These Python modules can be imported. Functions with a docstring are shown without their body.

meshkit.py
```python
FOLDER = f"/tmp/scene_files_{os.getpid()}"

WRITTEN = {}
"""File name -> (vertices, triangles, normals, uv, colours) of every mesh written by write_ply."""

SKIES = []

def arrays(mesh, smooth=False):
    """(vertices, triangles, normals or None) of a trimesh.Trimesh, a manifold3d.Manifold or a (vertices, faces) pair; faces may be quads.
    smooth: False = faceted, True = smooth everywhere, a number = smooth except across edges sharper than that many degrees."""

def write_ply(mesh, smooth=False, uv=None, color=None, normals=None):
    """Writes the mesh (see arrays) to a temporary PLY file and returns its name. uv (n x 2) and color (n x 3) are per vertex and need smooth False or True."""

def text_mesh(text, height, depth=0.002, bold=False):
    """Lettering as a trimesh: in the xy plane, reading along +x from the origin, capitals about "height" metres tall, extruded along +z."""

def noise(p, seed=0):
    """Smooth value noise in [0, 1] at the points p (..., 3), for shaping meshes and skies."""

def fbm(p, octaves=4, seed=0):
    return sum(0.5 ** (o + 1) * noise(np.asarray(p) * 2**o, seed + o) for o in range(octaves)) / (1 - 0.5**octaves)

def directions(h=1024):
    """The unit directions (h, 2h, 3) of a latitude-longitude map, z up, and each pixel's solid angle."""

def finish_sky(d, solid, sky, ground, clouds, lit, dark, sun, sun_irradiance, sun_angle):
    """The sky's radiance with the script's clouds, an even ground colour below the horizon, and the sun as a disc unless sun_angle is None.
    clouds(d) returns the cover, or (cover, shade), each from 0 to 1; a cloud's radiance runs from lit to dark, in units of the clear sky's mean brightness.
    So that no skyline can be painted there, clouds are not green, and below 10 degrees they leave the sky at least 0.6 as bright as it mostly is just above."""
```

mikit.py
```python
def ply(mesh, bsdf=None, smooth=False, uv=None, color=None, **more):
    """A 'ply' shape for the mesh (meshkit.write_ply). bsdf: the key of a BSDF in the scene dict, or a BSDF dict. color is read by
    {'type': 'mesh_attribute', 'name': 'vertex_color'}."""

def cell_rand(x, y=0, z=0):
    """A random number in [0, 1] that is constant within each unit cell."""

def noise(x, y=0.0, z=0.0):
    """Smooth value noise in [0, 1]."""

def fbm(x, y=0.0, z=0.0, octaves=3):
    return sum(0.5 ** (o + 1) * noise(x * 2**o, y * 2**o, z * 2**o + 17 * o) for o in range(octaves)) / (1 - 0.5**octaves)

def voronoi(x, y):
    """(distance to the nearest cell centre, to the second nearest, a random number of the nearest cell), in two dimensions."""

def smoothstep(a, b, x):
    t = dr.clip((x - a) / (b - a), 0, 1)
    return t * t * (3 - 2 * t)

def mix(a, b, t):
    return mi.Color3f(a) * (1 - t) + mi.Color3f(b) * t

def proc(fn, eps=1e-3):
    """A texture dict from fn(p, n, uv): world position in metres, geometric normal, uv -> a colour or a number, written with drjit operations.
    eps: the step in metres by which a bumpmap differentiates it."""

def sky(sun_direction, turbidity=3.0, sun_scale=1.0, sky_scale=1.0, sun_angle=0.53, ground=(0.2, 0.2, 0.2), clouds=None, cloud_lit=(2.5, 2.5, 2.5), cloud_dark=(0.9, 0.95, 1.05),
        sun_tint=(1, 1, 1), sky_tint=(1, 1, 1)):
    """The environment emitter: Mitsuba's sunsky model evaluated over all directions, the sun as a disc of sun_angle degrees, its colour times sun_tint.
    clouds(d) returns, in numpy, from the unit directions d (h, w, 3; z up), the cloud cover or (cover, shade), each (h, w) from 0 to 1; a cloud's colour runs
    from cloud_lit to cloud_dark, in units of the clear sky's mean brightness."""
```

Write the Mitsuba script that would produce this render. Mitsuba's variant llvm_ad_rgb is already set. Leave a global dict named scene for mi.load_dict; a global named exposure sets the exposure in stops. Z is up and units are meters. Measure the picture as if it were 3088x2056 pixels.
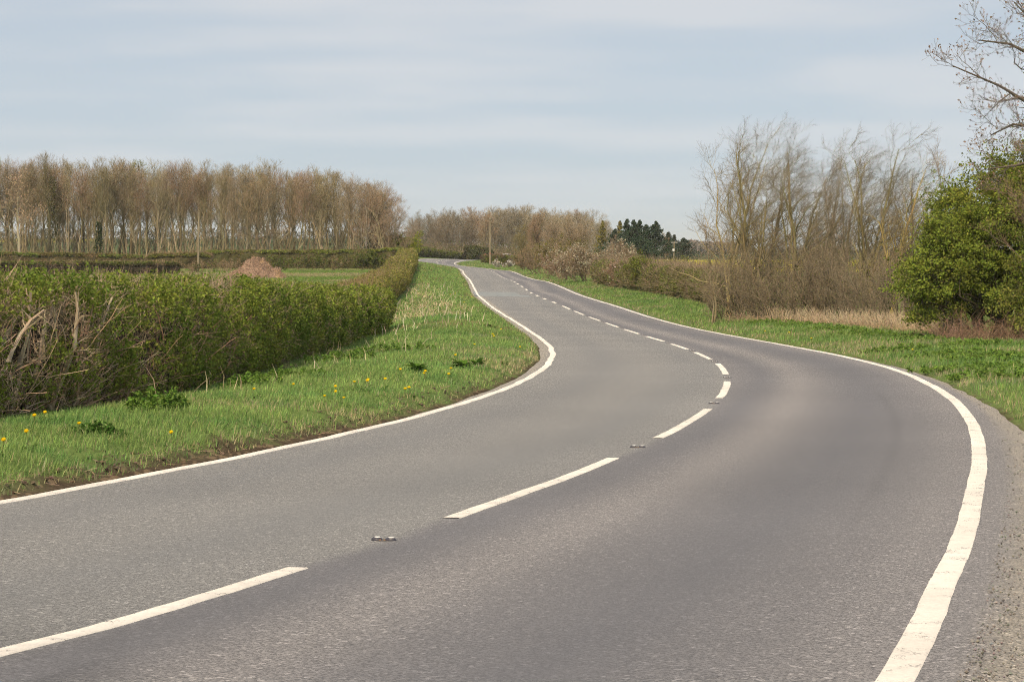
import math
import numpy as np
import drjit as dr
import mitsuba as mi
from scipy.interpolate import CubicSpline
from scipy.spatial import cKDTree
import mikit
import meshkit
from mikit import proc, noise, fbm, voronoi, cell_rand, smoothstep, mix

scene, labels = {}, {}
T = mi.ScalarTransform4f

# ------------------------------------------------------------------ camera, sky, exposure
F_PX = 7159.6                      # focal length in pixels of the 3088 pixel wide photograph
HORIZON = 750.0                    # the row of the level line of sight
PITCH = math.atan2(1028 - HORIZON, F_PX)
scene['camera'] = {
    'type': 'perspective', 'fov': 2 * math.degrees(math.atan(1544 / F_PX)), 'fov_axis': 'x', 'near_clip': 0.1, 'far_clip': 9000.0,
    'to_world': T().look_at(origin=[0, 0, 0], target=[0, math.cos(PITCH), -math.sin(PITCH)], up=[0, 0, 1]),
}


def clouds(d):
    z = np.maximum(d[..., 2], 0.0)
    q = 1.0 / (z + 0.10)
    p = np.stack([d[..., 0] * q * 0.55, d[..., 1] * q * 1.0, 0 * z], -1)
    p = p + 0.35 * np.stack([meshkit.fbm(p * 1.3 + 7.7, 3, 21), meshkit.fbm(p * 1.3 + 1.7, 3, 22), 0 * z], -1)
    a = meshkit.fbm(p * 2.3 + 3.1, 6, 3)
    b = meshkit.fbm(np.stack([d[..., 0] * q * 0.9, d[..., 1] * q * 2.4, 0 * z + 5], -1) * 2.2, 6, 11)
    n = 0.68 * a + 0.32 * b
    s = np.clip((n - 0.34) / 0.32, 0, 1)
    s = s * s * (3 - 2 * s)
    low = np.clip((z - 0.02) / 0.16, 0, 1)
    cover = np.clip((0.74 + 0.26 * s) * (0.5 + 0.5 * low) + 0.24 * (1 - low), 0, 1)
    return cover, np.clip(0.85 - 0.8 * s, 0, 1)


SUN = (-0.24, -0.62, 0.75)
scene['sky'] = mikit.sky(SUN, turbidity=3, sun_scale=0.80, sun_angle=2.2, sky_scale=1.0, clouds=clouds,
                         cloud_lit=(2.26, 2.30, 2.37), cloud_dark=(1.88, 1.97, 2.07), sun_tint=(1.0, 0.98, 0.95), sky_tint=(0.98, 1.0, 1.02), ground=(0.10, 0.11, 0.06))
exposure = 1.86

# ------------------------------------------------------------------ the road's course (stations every metre)
F_PX = 7157.0
ROAD_START = [1.5335, -1.0298, 11.3749, 3.2391, 3.1211]   # camera height, x and y at s = 0, half widths left and right
HEADING = [0.3619, 0.3279, 0.294, 0.2599, 0.2269, 0.1903, 0.1317, 0.077, 0.0301, 0.0042, -0.0218, -0.0297, -0.0364, -0.0428, -0.0418, -0.0391, -0.042, -0.036, -0.0299, -0.0304, -0.0301, -0.0285, -0.0264, -0.0241, -0.0256, -0.0263, -0.0284, -0.0302, -0.0303, -0.0239, -0.0404, -0.0497, -0.0598, -0.0753, -0.087, -0.0974, -0.108, -0.1103, -0.1093, -0.1128, -0.1251, -0.0617, -0.001, 0.0122, 0.0179, 0.0297, 0.0459, 0.0513, 0.0537, 0.0625, 0.0786, 0.0982, 0.1196, 0.1416, 0.1637]
GRADE = [-1.1389, -0.9235, -0.7122, -0.515, -0.3347, -0.2215, -0.1804, -0.1654, -0.1914, -0.1772, -0.1338, -0.0887, -0.0516, -0.0047, 0.027, 0.014, -0.0002, -0.0014, 0.0136, 0.0733, 0.0767, 0.0533, 0.0054, -0.0498, -0.0595, -0.0263, 0.002, 0.0218, 0.0201, 0.0258, 0.0544, 0.0455, -0.0093, -0.0451, -0.0131, 0.0498, 0.0604, 0.027, 0.0142, 0.0598, 0.119, 0.1475, 0.1272, 0.0679, 0.0353, 0.0039, -0.0379, -0.0595, -0.0615, -0.0413, -0.0334, -0.0582, -0.0926, -0.1275, -0.1617]
CROSSFALL = [0.1702, 0.1482, 0.1135, 0.1358, -0.0041, -0.1134, -0.3133, -0.292, -0.2253, -0.1777, -0.1745, -0.2165, -0.2532, -0.335, -0.4191, -0.4105, -0.4053, -0.4488, -0.5545, -0.6632, -0.7293, -0.7622, -0.7308, -0.6123, -0.4833, -0.3717, -0.26, -0.1597]
WIDEN_L = [-0.076, -0.009, 0.054, 0.108, 0.129, 0.223, 0.369, 0.465, 0.443, 0.358, 0.297, 0.288, 0.332, 0.38, 0.412, 0.348, 0.258, 0.178, 0.12, 0.088, 0.076, 0.075, 0.066, 0.049, 0.035, 0.026, 0.021, 0.018]
WIDEN_R = [0.008, -0.016, -0.055, -0.044, -0.038, -0.114, -0.215, -0.25, -0.238, -0.221, -0.247, -0.324, -0.422, -0.526, -0.596, -0.544, -0.455, -0.373, -0.322, -0.303, -0.304, -0.285, -0.205, -0.136, -0.076, -0.029, 0.01, 0.045]

S0 = -40.0
STEP = 0.5
SS = np.arange(S0, 488.0, STEP)
KA, KB = S0 + 10.0 * np.arange(len(HEADING)), S0 + 20.0 * np.arange(len(CROSSFALL))


def _course():
    h, x0, y0, w1, w2 = ROAD_START
    th = CubicSpline(KA, HEADING)(SS)
    g = CubicSpline(KA, GRADE)(SS) / 10
    cum = lambda a: np.r_[0, np.cumsum((a[1:] + a[:-1]) / 2)] * STEP
    i0 = int(np.argmin(abs(SS)))
    x, y, z = cum(np.sin(th)), cum(np.cos(th)), cum(g)
    c = np.c_[x + x0 - x[i0], y + y0 - y[i0], z - h - z[i0]]
    return c, th, CubicSpline(KB, CROSSFALL)(SS) / 10, w1 + CubicSpline(KB, WIDEN_L)(SS), w2 + CubicSpline(KB, WIDEN_R)(SS)


CENTRE, THETA, FALL, WL, WR = _course()


def lerp(s, a):
    if a.ndim == 1:
        return np.interp(s, SS, a)
    return np.stack([np.interp(s, SS, a[:, k]) for k in range(a.shape[1])], -1)


def on_road(s, d, up=0.0):
    """World points at station s, d metres right of the centre line, on the road's (extended) surface."""
    s, d = np.broadcast_arrays(np.asarray(s, float), np.asarray(d, float))
    c, th, fall = lerp(s, CENTRE), lerp(s, THETA), lerp(s, FALL)
    dd = np.clip(d, -4.2, 4.2)
    return np.stack([c[..., 0] + np.cos(th) * d, c[..., 1] - np.sin(th) * d, c[..., 2] + fall * dd + up], -1)


TREE2 = cKDTree(CENTRE[:, :2])


def to_road(x, y):
    """(s, d) of world points."""
    q = np.stack(np.broadcast_arrays(np.asarray(x, float), np.asarray(y, float)), -1)
    _, i = TREE2.query(q.reshape(-1, 2))
    r = q.reshape(-1, 2) - CENTRE[i, :2]
    th = THETA[i]
    s = SS[i] + r[:, 0] * np.sin(th) + r[:, 1] * np.cos(th)
    d = r[:, 0] * np.cos(th) - r[:, 1] * np.sin(th)
    far = np.hypot(r[:, 0], r[:, 1])
    d = np.where(far > np.abs(d) + 1.0, np.sign(d) * far, d)      # before the first or past the last station
    return s.reshape(q.shape[:-1]), d.reshape(q.shape[:-1])


def nz(x, y, k, seed=0):
    """Smooth noise -1..1 with features about k metres wide."""
    x, y = np.broadcast_arrays(np.asarray(x, float), np.asarray(y, float))
    return 2 * meshkit.fbm(np.stack([x / k, y / k, 0 * x + seed * 7.3], -1), 3, seed) - 1


def sstep(a, b, x):
    t = np.clip((np.asarray(x, float) - a) / (b - a), 0, 1)
    return t * t * (3 - 2 * t)


def edge_l(s):
    return np.interp(s, SS, WL) + 0.30 + 0.07 * nz(s, 0 * np.asarray(s, float), 2.3, 1)


def edge_r(s):
    s = np.asarray(s, float)
    return np.interp(s, SS, WR) + 0.38 + 0.14 * sstep(25, 10, s) + 0.08 * nz(s, 0 * s, 1.7, 2)


def verge_z(s, d):
    """Height of the grass beside the road, |d| past the asphalt edge."""
    left = d < 0
    e = np.where(left, -d - edge_l(s), d - edge_r(s))
    z = on_road(s, np.where(left, -np.minimum(edge_l(s), 4.2), np.minimum(edge_r(s), 4.2)))[..., 2]
    soil = 0.05 + 0.08 * sstep(0.25, 0.6, e)
    bank = 0.05 * sstep(0.5, 1.5, e) - 0.20 * sstep(2.2, 4.8, e) * sstep(200, 120, s) + 0.16 * sstep(48, 62, s) * sstep(82, 70, s) * sstep(0.8, 2.2, e) * sstep(5, 3.4, e) + 0.30 * sstep(200, 270, s) * sstep(1.0, 4.0, e)
    rr = 0.03 * sstep(0.1, 0.5, e) + 0.10 * sstep(0.4, 2.5, e) + 0.05 * sstep(40, 100, s) * sstep(1, 4, e)
    x = on_road(s, d)
    bumps = 0.045 * nz(x[..., 0], x[..., 1], 1.3, 5) * sstep(0.2, 1.2, e) + 0.07 * nz(x[..., 0], x[..., 1], 4.0, 6) * sstep(0.8, 2.5, e)
    return z + np.where(left, soil * sstep(-0.02, 0.3, e) + bank, rr) + bumps, e


def field_z(x, y):
    x, y = np.broadcast_arrays(np.asarray(x, float), np.asarray(y, float))
    left = np.interp(y, [-60, 0, 20, 60, 120, 300, 400, 600, 1500, 5000], [0.4, -1.25, -1.82, -2.5, -2.62, -2.5, -2.3, -0.9, 6.3, 9])
    right = np.interp(y, [-60, 0, 20, 60, 100, 300, 600, 1200, 2000, 5000], [0.4, -1.2, -1.75, -2.55, -2.95, -3.0, -3.1, -4.0, -3.4, -3.2])
    w = sstep(-0.06, 0.03, x / (np.abs(y) + 30))
    return left * (1 - w) + right * w + 0.05 * nz(x, y, 9, 8) * sstep(300, 100, y)


def H(x, y):
    """The height of the ground."""
    x, y = np.broadcast_arrays(np.asarray(x, float), np.asarray(y, float))
    s, d = to_road(x, y)
    vz, e = verge_z(s, d)
    w = sstep(3.5, 11.0, e)
    return np.where(e > 11, field_z(x, y), vz * (1 - w) + field_z(x, y) * w)


def PX(px, y):
    """x of the thing that the photograph shows in column px, y metres away."""
    return (px - 1544.0) / F_PX * y


# ------------------------------------------------------------------ materials
def diffuse_proc(name, fn, rough=None, bump=None):
    b = {'type': 'diffuse', 'reflectance': proc(fn)} if rough is None else {'type': 'principled', 'base_color': proc(fn), 'roughness': rough, 'specular': 0.35}
    if bump:
        b = {'type': 'bumpmap', 'arbitrary': proc(bump[0], bump[1]), 'scale': bump[2], 'bsdf': b}
    scene[name] = {'type': 'twosided', 'bsdf': b}


def vc_bsdf(name, rough=0.8, spec=0.15):
    scene[name] = {'type': 'twosided', 'bsdf': {'type': 'principled', 'base_color': {'type': 'mesh_attribute', 'name': 'vertex_color'}, 'roughness': rough, 'specular': spec}}


def plain(name, rgb, rough=0.6, metallic=0.0, spec=0.4):
    scene[name] = {'type': 'twosided', 'bsdf': {'type': 'principled', 'base_color': {'type': 'rgb', 'value': list(rgb)}, 'roughness': rough, 'metallic': metallic, 'specular': spec}}


vc_bsdf('bark_mat', 0.9, 0.1)
scene['leaf_mat'] = {'type': 'principledthin', 'base_color': {'type': 'mesh_attribute', 'name': 'vertex_color'}, 'roughness': 0.40, 'diff_trans': 0.5, 'spec_trans': 0.0, 'eta': 1.35}
scene['grass_mat'] = {'type': 'principledthin', 'base_color': {'type': 'mesh_attribute', 'name': 'vertex_color'}, 'roughness': 0.55, 'diff_trans': 0.7, 'spec_trans': 0.0, 'eta': 1.3}


def asphalt_color(p, n, uv):
    d, s = uv.x, uv.y
    st, _, which = voronoi(p.x * 88, p.y * 88)                       # chippings of about 13 mm
    big, _, wb = voronoi(p.x * 55 + 9, p.y * 55)
    right = smoothstep(-0.08, 0.10, d + 0.10 * (noise(s * 0.7, 3) - 0.5))
    base = mix((0.147, 0.145, 0.139), (0.121, 0.116, 0.117), right)
    base = base * (0.86 + 0.28 * fbm(p.x * 0.35, p.y * 0.35, 2.0, 3))
    # polished, tarry wheel paths of each lane
    wob = 0.5 * (noise(s * 0.06, 5) - 0.5)
    t1 = dr.exp(-dr.square((d + wob - 1.95) / 0.55)) + 0.8 * dr.exp(-dr.square((d + wob - 0.35) / 0.28))
    t2 = dr.exp(-dr.square((d + wob + 2.45) / 0.42)) + dr.exp(-dr.square((d + wob + 0.75) / 0.45))
    streak = 0.75 + 0.5 * fbm(d * 3.0, s * 0.15, 9.0, 3)
    dark = dr.clip((t1 * 0.85 * right + t2 * 0.42) * streak, 0, 1)
    base = base * (1 - dark) + base * mi.Color3f(0.70, 0.725, 0.775) * dark
    pale = (dr.exp(-dr.square((d + wob - 0.98) / 0.30)) + 0.6 * smoothstep(2.5, 2.9, d)) * right * 0.27
    base = base * (1 + pale * mi.Color3f(1.0, 0.95, 0.82))
    # tyre mark near the outer edge, sealed crack across the left lane
    tyre = dr.exp(-dr.square((d - 2.30 + 0.012 * (s - 12)) / 0.05)) * smoothstep(2, 7, s) * (1 - smoothstep(20, 27, s))
    base = base * (1 - 0.13 * tyre)
    crack = dr.exp(-dr.square((s - 29.2 + 0.25 * noise(d * 2.0, 7) + 0.12 * d) / 0.06)) * (1 - smoothstep(-0.3, 0.1, d)) * smoothstep(-3.1, -2.6, d)
    crack = crack * (0.4 + 0.6 * noise(d * 3.0, 17))
    base = base * (1 - 0.45 * crack)
    # bitumen bled out beside the centre line
    bleed = dr.exp(-dr.square((s + 3.6 + 0.7 * d) / 1.0)) * dr.exp(-dr.square((d - 0.1) / 0.5)) * smoothstep(0.35, 0.6, fbm(d * 2.4, s * 1.1, 3.0, 3))
    base = base * (1 - 0.45 * bleed)
    # broken edge with gravel and dirt
    dirt = 1.3 * smoothstep(3.20, 3.48, d) + smoothstep(3.36, 3.56, -d)
    dirt = dr.clip(dirt * (0.5 + 0.9 * fbm(p.x * 3, p.y * 3, 1.0, 3)), 0, 1)
    base = mix(base, mi.Color3f(0.212, 0.192, 0.158), dirt * 0.8)
    rough = 1 - 0.55 * dark
    chip = 0.60 + 0.78 * which + 0.8 * smoothstep(0.93, 0.97, wb)
    joint = smoothstep(0.72, 0.40, st)
    grain = (chip * (0.55 + 0.45 * joint) - 1) * rough + 1
    return dr.clip(base * grain * 1.08, 0.01, 0.7)


diffuse_proc('asphalt_mat', asphalt_color, rough=0.62)


def paint_color(p, n, uv):
    wear = fbm(p.x * 9, p.y * 9, 4.0, 3)
    fine = noise(p.x * 110, p.y * 110)
    hole = smoothstep(0.68, 0.80, 0.55 * wear + 0.45 * fine) + 0.35 * smoothstep(0.55, 0.8, noise(p.x * 60, p.y * 60, 2)) * smoothstep(0.5, 0.7, wear)
    c = mi.Color3f(0.53, 0.505, 0.46) * (0.80 + 0.2 * noise(p.x * 1.2, p.y * 1.2, 3) + 0.16 * (fine - 0.5) + 0.12 * noise(p.x * 14, p.y * 14, 8))
    return mix(c, mi.Color3f(0.16, 0.15, 0.14), hole * 0.9)


diffuse_proc('paint_mat', paint_color, rough=0.7)
diffuse_proc('patch_mat', lambda p, n, uv: mi.Color3f(0.155, 0.168, 0.168) * (0.85 + 0.3 * fbm(p.x * 2, p.y * 2, 0.0, 3)), rough=0.6)


def ground_color(p, n, uv):
    a = fbm(p.x * 0.09, p.y * 0.06, 1.0, 4)
    b = fbm(p.x * 1.3, p.y * 0.9, 4.0, 3)
    g = mix((0.085, 0.140, 0.036), (0.150, 0.175, 0.060), smoothstep(0.35, 0.65, a))
    g = mix(g, mi.Color3f(0.17, 0.135, 0.075), smoothstep(0.60, 0.72, b) * 0.55)
    far = smoothstep(420, 800, p.y)
    left = smoothstep(-20, -60, p.x)
    crop = mix((0.040, 0.085, 0.035), (0.085, 0.105, 0.05), cell_rand(p.x * 0.004 + 3, p.y * 0.0022, 5))
    return mix(g, crop, far) * (0.8 + 0.4 * noise(p.x * 6, p.y * 6))


diffuse_proc('ground_mat', ground_color)


def verge_color(p, n, uv):
    e = uv.x                                                          # metres past the asphalt
    f1 = fbm(p.x * 2.2, p.y * 2.2, 2.0, 4)
    f2 = noise(p.x * 28, p.y * 28)
    soil = mix((0.050, 0.037, 0.026), (0.135, 0.105, 0.072), f1 * 0.7 + f2 * 0.45 - 0.1)
    litter = smoothstep(0.62, 0.8, noise(p.x * 21 + 4, p.y * 9)) * 0.5
    soil = mix(soil, mi.Color3f(0.26, 0.19, 0.12), litter * smoothstep(0.45, 0.1, e))
    grass = mix((0.10, 0.160, 0.047), (0.145, 0.19, 0.065), f1)
    return mix(soil, grass * (0.75 + 0.4 * f2), smoothstep(0.0, 0.35, e + 0.11 - 0.125 * (1 - smoothstep(10, 24, uv.y)) + 0.45 * (f1 - 0.5)))


diffuse_proc('verge_mat', verge_color)


def hay_color(p, n, uv):
    a = fbm(p.x * 3.0, p.y * 3.0, p.z * 3.0, 3)
    b = noise(p.x * 16, p.y * 16, p.z * 22)
    c = mix((0.11, 0.072, 0.052), (0.34, 0.235, 0.17), smoothstep(0.25, 0.75, a * 0.6 + b * 0.5))
    return mix(c, mi.Color3f(0.36, 0.235, 0.10), smoothstep(0.55, 0.7, fbm(p.x * 0.9 + 5, p.y * 0.9, p.z * 0.9, 2)) * 0.7)


diffuse_proc('heap_mat', hay_color)


def wood_color(p, n, uv):
    g = noise(p.x * 30, p.y * 30, p.z * 1.2)
    return mix((0.20, 0.165, 0.11), (0.34, 0.29, 0.205), g) * (0.8 + 0.4 * noise(p.x * 3, p.y * 3, p.z * 0.6))


diffuse_proc('pole_mat', wood_color)
plain('rubber_mat', (0.05, 0.05, 0.065), 0.5)
plain('iron_mat', (0.10, 0.085, 0.075), 0.55, 0.4)
plain('lens_mat', (0.50, 0.50, 0.48), 0.15, 0.0, 0.8)
plain('rust_mat', (0.22, 0.13, 0.07), 0.8)
plain('white_mat', (0.78, 0.78, 0.78), 0.35)
plain('red_mat', (0.42, 0.05, 0.05), 0.5)
plain('grey_metal_mat', (0.38, 0.38, 0.38), 0.5, 0.3)
plain('dark_glass_mat', (0.03, 0.035, 0.04), 0.1, 0.0, 0.8)
plain('tyre_mat', (0.025, 0.025, 0.025), 0.8)
diffuse_proc('yellow_crop_mat', lambda p, n, uv: mix((0.14, 0.17, 0.04), (0.46, 0.41, 0.04), smoothstep(0.25, 0.6, fbm(p.x * 1.6, p.y * 0.7, 0.0, 3))))


# ------------------------------------------------------------------ mesh helpers
def unit(a):
    return a / (np.linalg.norm(a, axis=-1, keepdims=True) + 1e-12)


class Mesh:
    def __init__(self):
        self.v, self.f, self.c, self.n = [], [], [], 0

    def add(self, v, f, c):
        v = np.asarray(v, float).reshape(-1, 3)
        self.v.append(v)
        self.f.append(np.asarray(f, int).reshape(-1, 3) + self.n)
        self.c.append(np.broadcast_to(np.asarray(c, float), v.shape))
        self.n += len(v)
        return self

    def arrays(self):
        return np.vstack(self.v), np.vstack(self.f), np.clip(np.vstack(self.c), 0.004, 0.9)

    def ply(self, bsdf, smooth=False):
        v, f, c = self.arrays()
        return mikit.ply((v, f), bsdf, smooth=smooth, color=c)


def tubes(P, R, sides=4):
    """Many polylines P (N, n, 3) with radii R (N, n) as tubes."""
    P, R = np.asarray(P, float), np.asarray(R, float)
    N, n = P.shape[:2]
    t = np.gradient(P, axis=1) if n > 2 else np.repeat(P[:, 1:] - P[:, :1], 2, 1)
    t = unit(t)
    m = unit(P[:, -1] - P[:, 0])
    ref = np.where(np.abs(m[:, 2:]) < 0.8, [0, 0, 1.0], [1.0, 0, 0])
    a = unit(np.cross(t, ref[:, None]))
    b = np.cross(t, a)
    ang = np.arange(sides) * 2 * np.pi / sides
    v = P[:, :, None] + R[:, :, None, None] * (np.cos(ang)[:, None] * a[:, :, None] + np.sin(ang)[:, None] * b[:, :, None])
    k = np.arange(N)[:, None, None] * n * sides
    i, j = np.arange(n - 1)[None, :, None] * sides, np.arange(sides)[None, None]
    j2 = (j + 1) % sides
    q = np.stack([k + i + j, k + i + j2, k + i + sides + j2, k + i + sides + j], -1).reshape(-1, 4)
    return v.reshape(-1, 3), np.vstack([q[:, [0, 1, 2]], q[:, [0, 2, 3]]])


def cones(A, B, r):
    """Twigs: three-sided spikes from A to B."""
    N = len(A)
    t = unit(B - A)
    ref = np.where(np.abs(t[:, 2:]) < 0.8, [0, 0, 1.0], [1.0, 0, 0])
    a = unit(np.cross(t, ref))
    b = np.cross(t, a)
    r = np.broadcast_to(r, (N,))[:, None]
    ring = [A + r * (math.cos(x) * a + math.sin(x) * b) for x in (0, 2.0944, 4.18879)]
    v = np.stack([*ring, B], 1).reshape(-1, 3)
    k = np.arange(N)[:, None] * 4
    f = np.concatenate([k + [0, 1, 3], k + [1, 2, 3], k + [2, 0, 3]])
    return v, f


def leaves(rng, P, size, normal=None, spread=0.9, aspect=0.62, bias=None):
    """Small folded leaves at P: two triangles each."""
    N = len(P)
    n = rng.normal(size=(N, 3))
    if normal is not None:
        n = unit(n) * spread + normal
    n = unit(n)
    ax = rng.normal(size=(N, 3))
    if bias is not None:
        ax = unit(ax) + bias
    ax = unit(ax - (ax * n).sum(-1, keepdims=True) * n)
    sd = np.cross(n, ax)
    sz = np.broadcast_to(size, (N,))[:, None]
    w = sz * aspect * 0.5
    v = np.stack([P - ax * sz * 0.5, P + sd * w + n * sz * 0.12, P + ax * sz * 0.5, P - sd * w + n * sz * 0.12], 1).reshape(-1, 3)
    k = np.arange(N)[:, None] * 4
    return v, np.concatenate([k + [0, 1, 2], k + [0, 2, 3]])


def put(key, mesh, bsdf, smooth=False, **kw):
    scene[key] = mesh.ply(bsdf, smooth) if isinstance(mesh, Mesh) else mikit.ply(mesh, bsdf, smooth=smooth, **kw)


def numbered(name):
    if name not in labels:
        return name
    k = 1
    while f'{name}_{k:03d}' in labels:
        k += 1
    return f'{name}_{k:03d}'


def thing(name, label=None, category=None, group=None, kind=None):
    key = numbered(name)
    labels[key] = {a: b for a, b in (('label', label), ('category', category), ('group', group), ('kind', kind)) if b}
    return key


def part(parent, name, kind=None):
    k, key = 0, f'{parent}__{name}'
    while key in scene or key in labels:
        k += 1
        key = f'{parent}__{name}_{k:03d}'
    if kind:
        labels[key] = {'kind': kind}
    return key


# ------------------------------------------------------------------ branching plants
def spawn(rng, P, R, k, t0, t1, angle, length, n=4, up=0.0, wob=0.12, rratio=0.6, taper=0.35, drift=(0, 0, 0), rmin=0.004, shrink=0.55):
    """k children on each polyline of P (N, n0, 3)."""
    N, n0 = P.shape[:2]
    t = t0 + (t1 - t0) * (np.arange(k)[None] + rng.random((N, k))) / k
    u = t * (n0 - 1)
    i = np.minimum(u.astype(int), n0 - 2)
    fr = (u - i)[..., None]
    rows = np.arange(N)[:, None]
    a, b = P[rows, i], P[rows, i + 1]
    base = a * (1 - fr) + b * fr
    rad = R[rows, i] * (1 - fr[..., 0]) + R[rows, i + 1] * fr[..., 0]
    tan = unit(b - a)
    az = np.arange(k)[None] * 2.39996 + rng.random((N, 1)) * 6.28 + rng.normal(size=(N, k)) * 0.5
    ref = np.where(np.abs(tan[..., 2:]) < 0.9, [0, 0, 1.0], [1.0, 0, 0])
    e1 = unit(np.cross(tan, ref))
    e2 = np.cross(tan, e1)
    ang = angle * (1 + 0.25 * rng.normal(size=(N, k)))
    d = np.cos(ang)[..., None] * tan + np.sin(ang)[..., None] * (np.cos(az)[..., None] * e1 + np.sin(az)[..., None] * e2)
    L = length * (1 - shrink * (t - t0) / max(t1 - t0, 1e-6)) * (0.7 + 0.6 * rng.random((N, k)))
    pts, cur = [base], base
    for _ in range(n - 1):
        d = unit(d + np.array([0, 0, up]) + np.asarray(drift) + wob * rng.normal(size=d.shape))
        cur = cur + d * (L / (n - 1))[..., None]
        pts.append(cur)
    Q = np.stack(pts, 2).reshape(N * k, n, 3)
    r0 = np.maximum(rad * rratio, rmin).reshape(-1, 1)
    RR = r0 * np.linspace(1, taper, n)[None]
    return Q, np.maximum(RR, rmin * 0.6)


def trunk_line(rng, h, r, n=9, lean=(0, 0), wob=0.012):
    z = np.linspace(0, 1, n)
    off = np.cumsum(rng.normal(size=(n, 2)) * wob * h, 0)
    off -= off[:1]
    p = np.c_[off[:, 0] + lean[0] * h * z**1.5, off[:, 1] + lean[1] * h * z**1.5, z * h]
    return p[None], (r * (1 - 0.85 * z))[None] * np.where(np.arange(n) == 0, 1.25, 1.0)


def shade(rng, n, rgb, var=0.2):
    return np.asarray(rgb) * (1 + var * rng.normal(size=(n, 1))) * (1 + 0.06 * rng.normal(size=(n, 3)))


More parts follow.
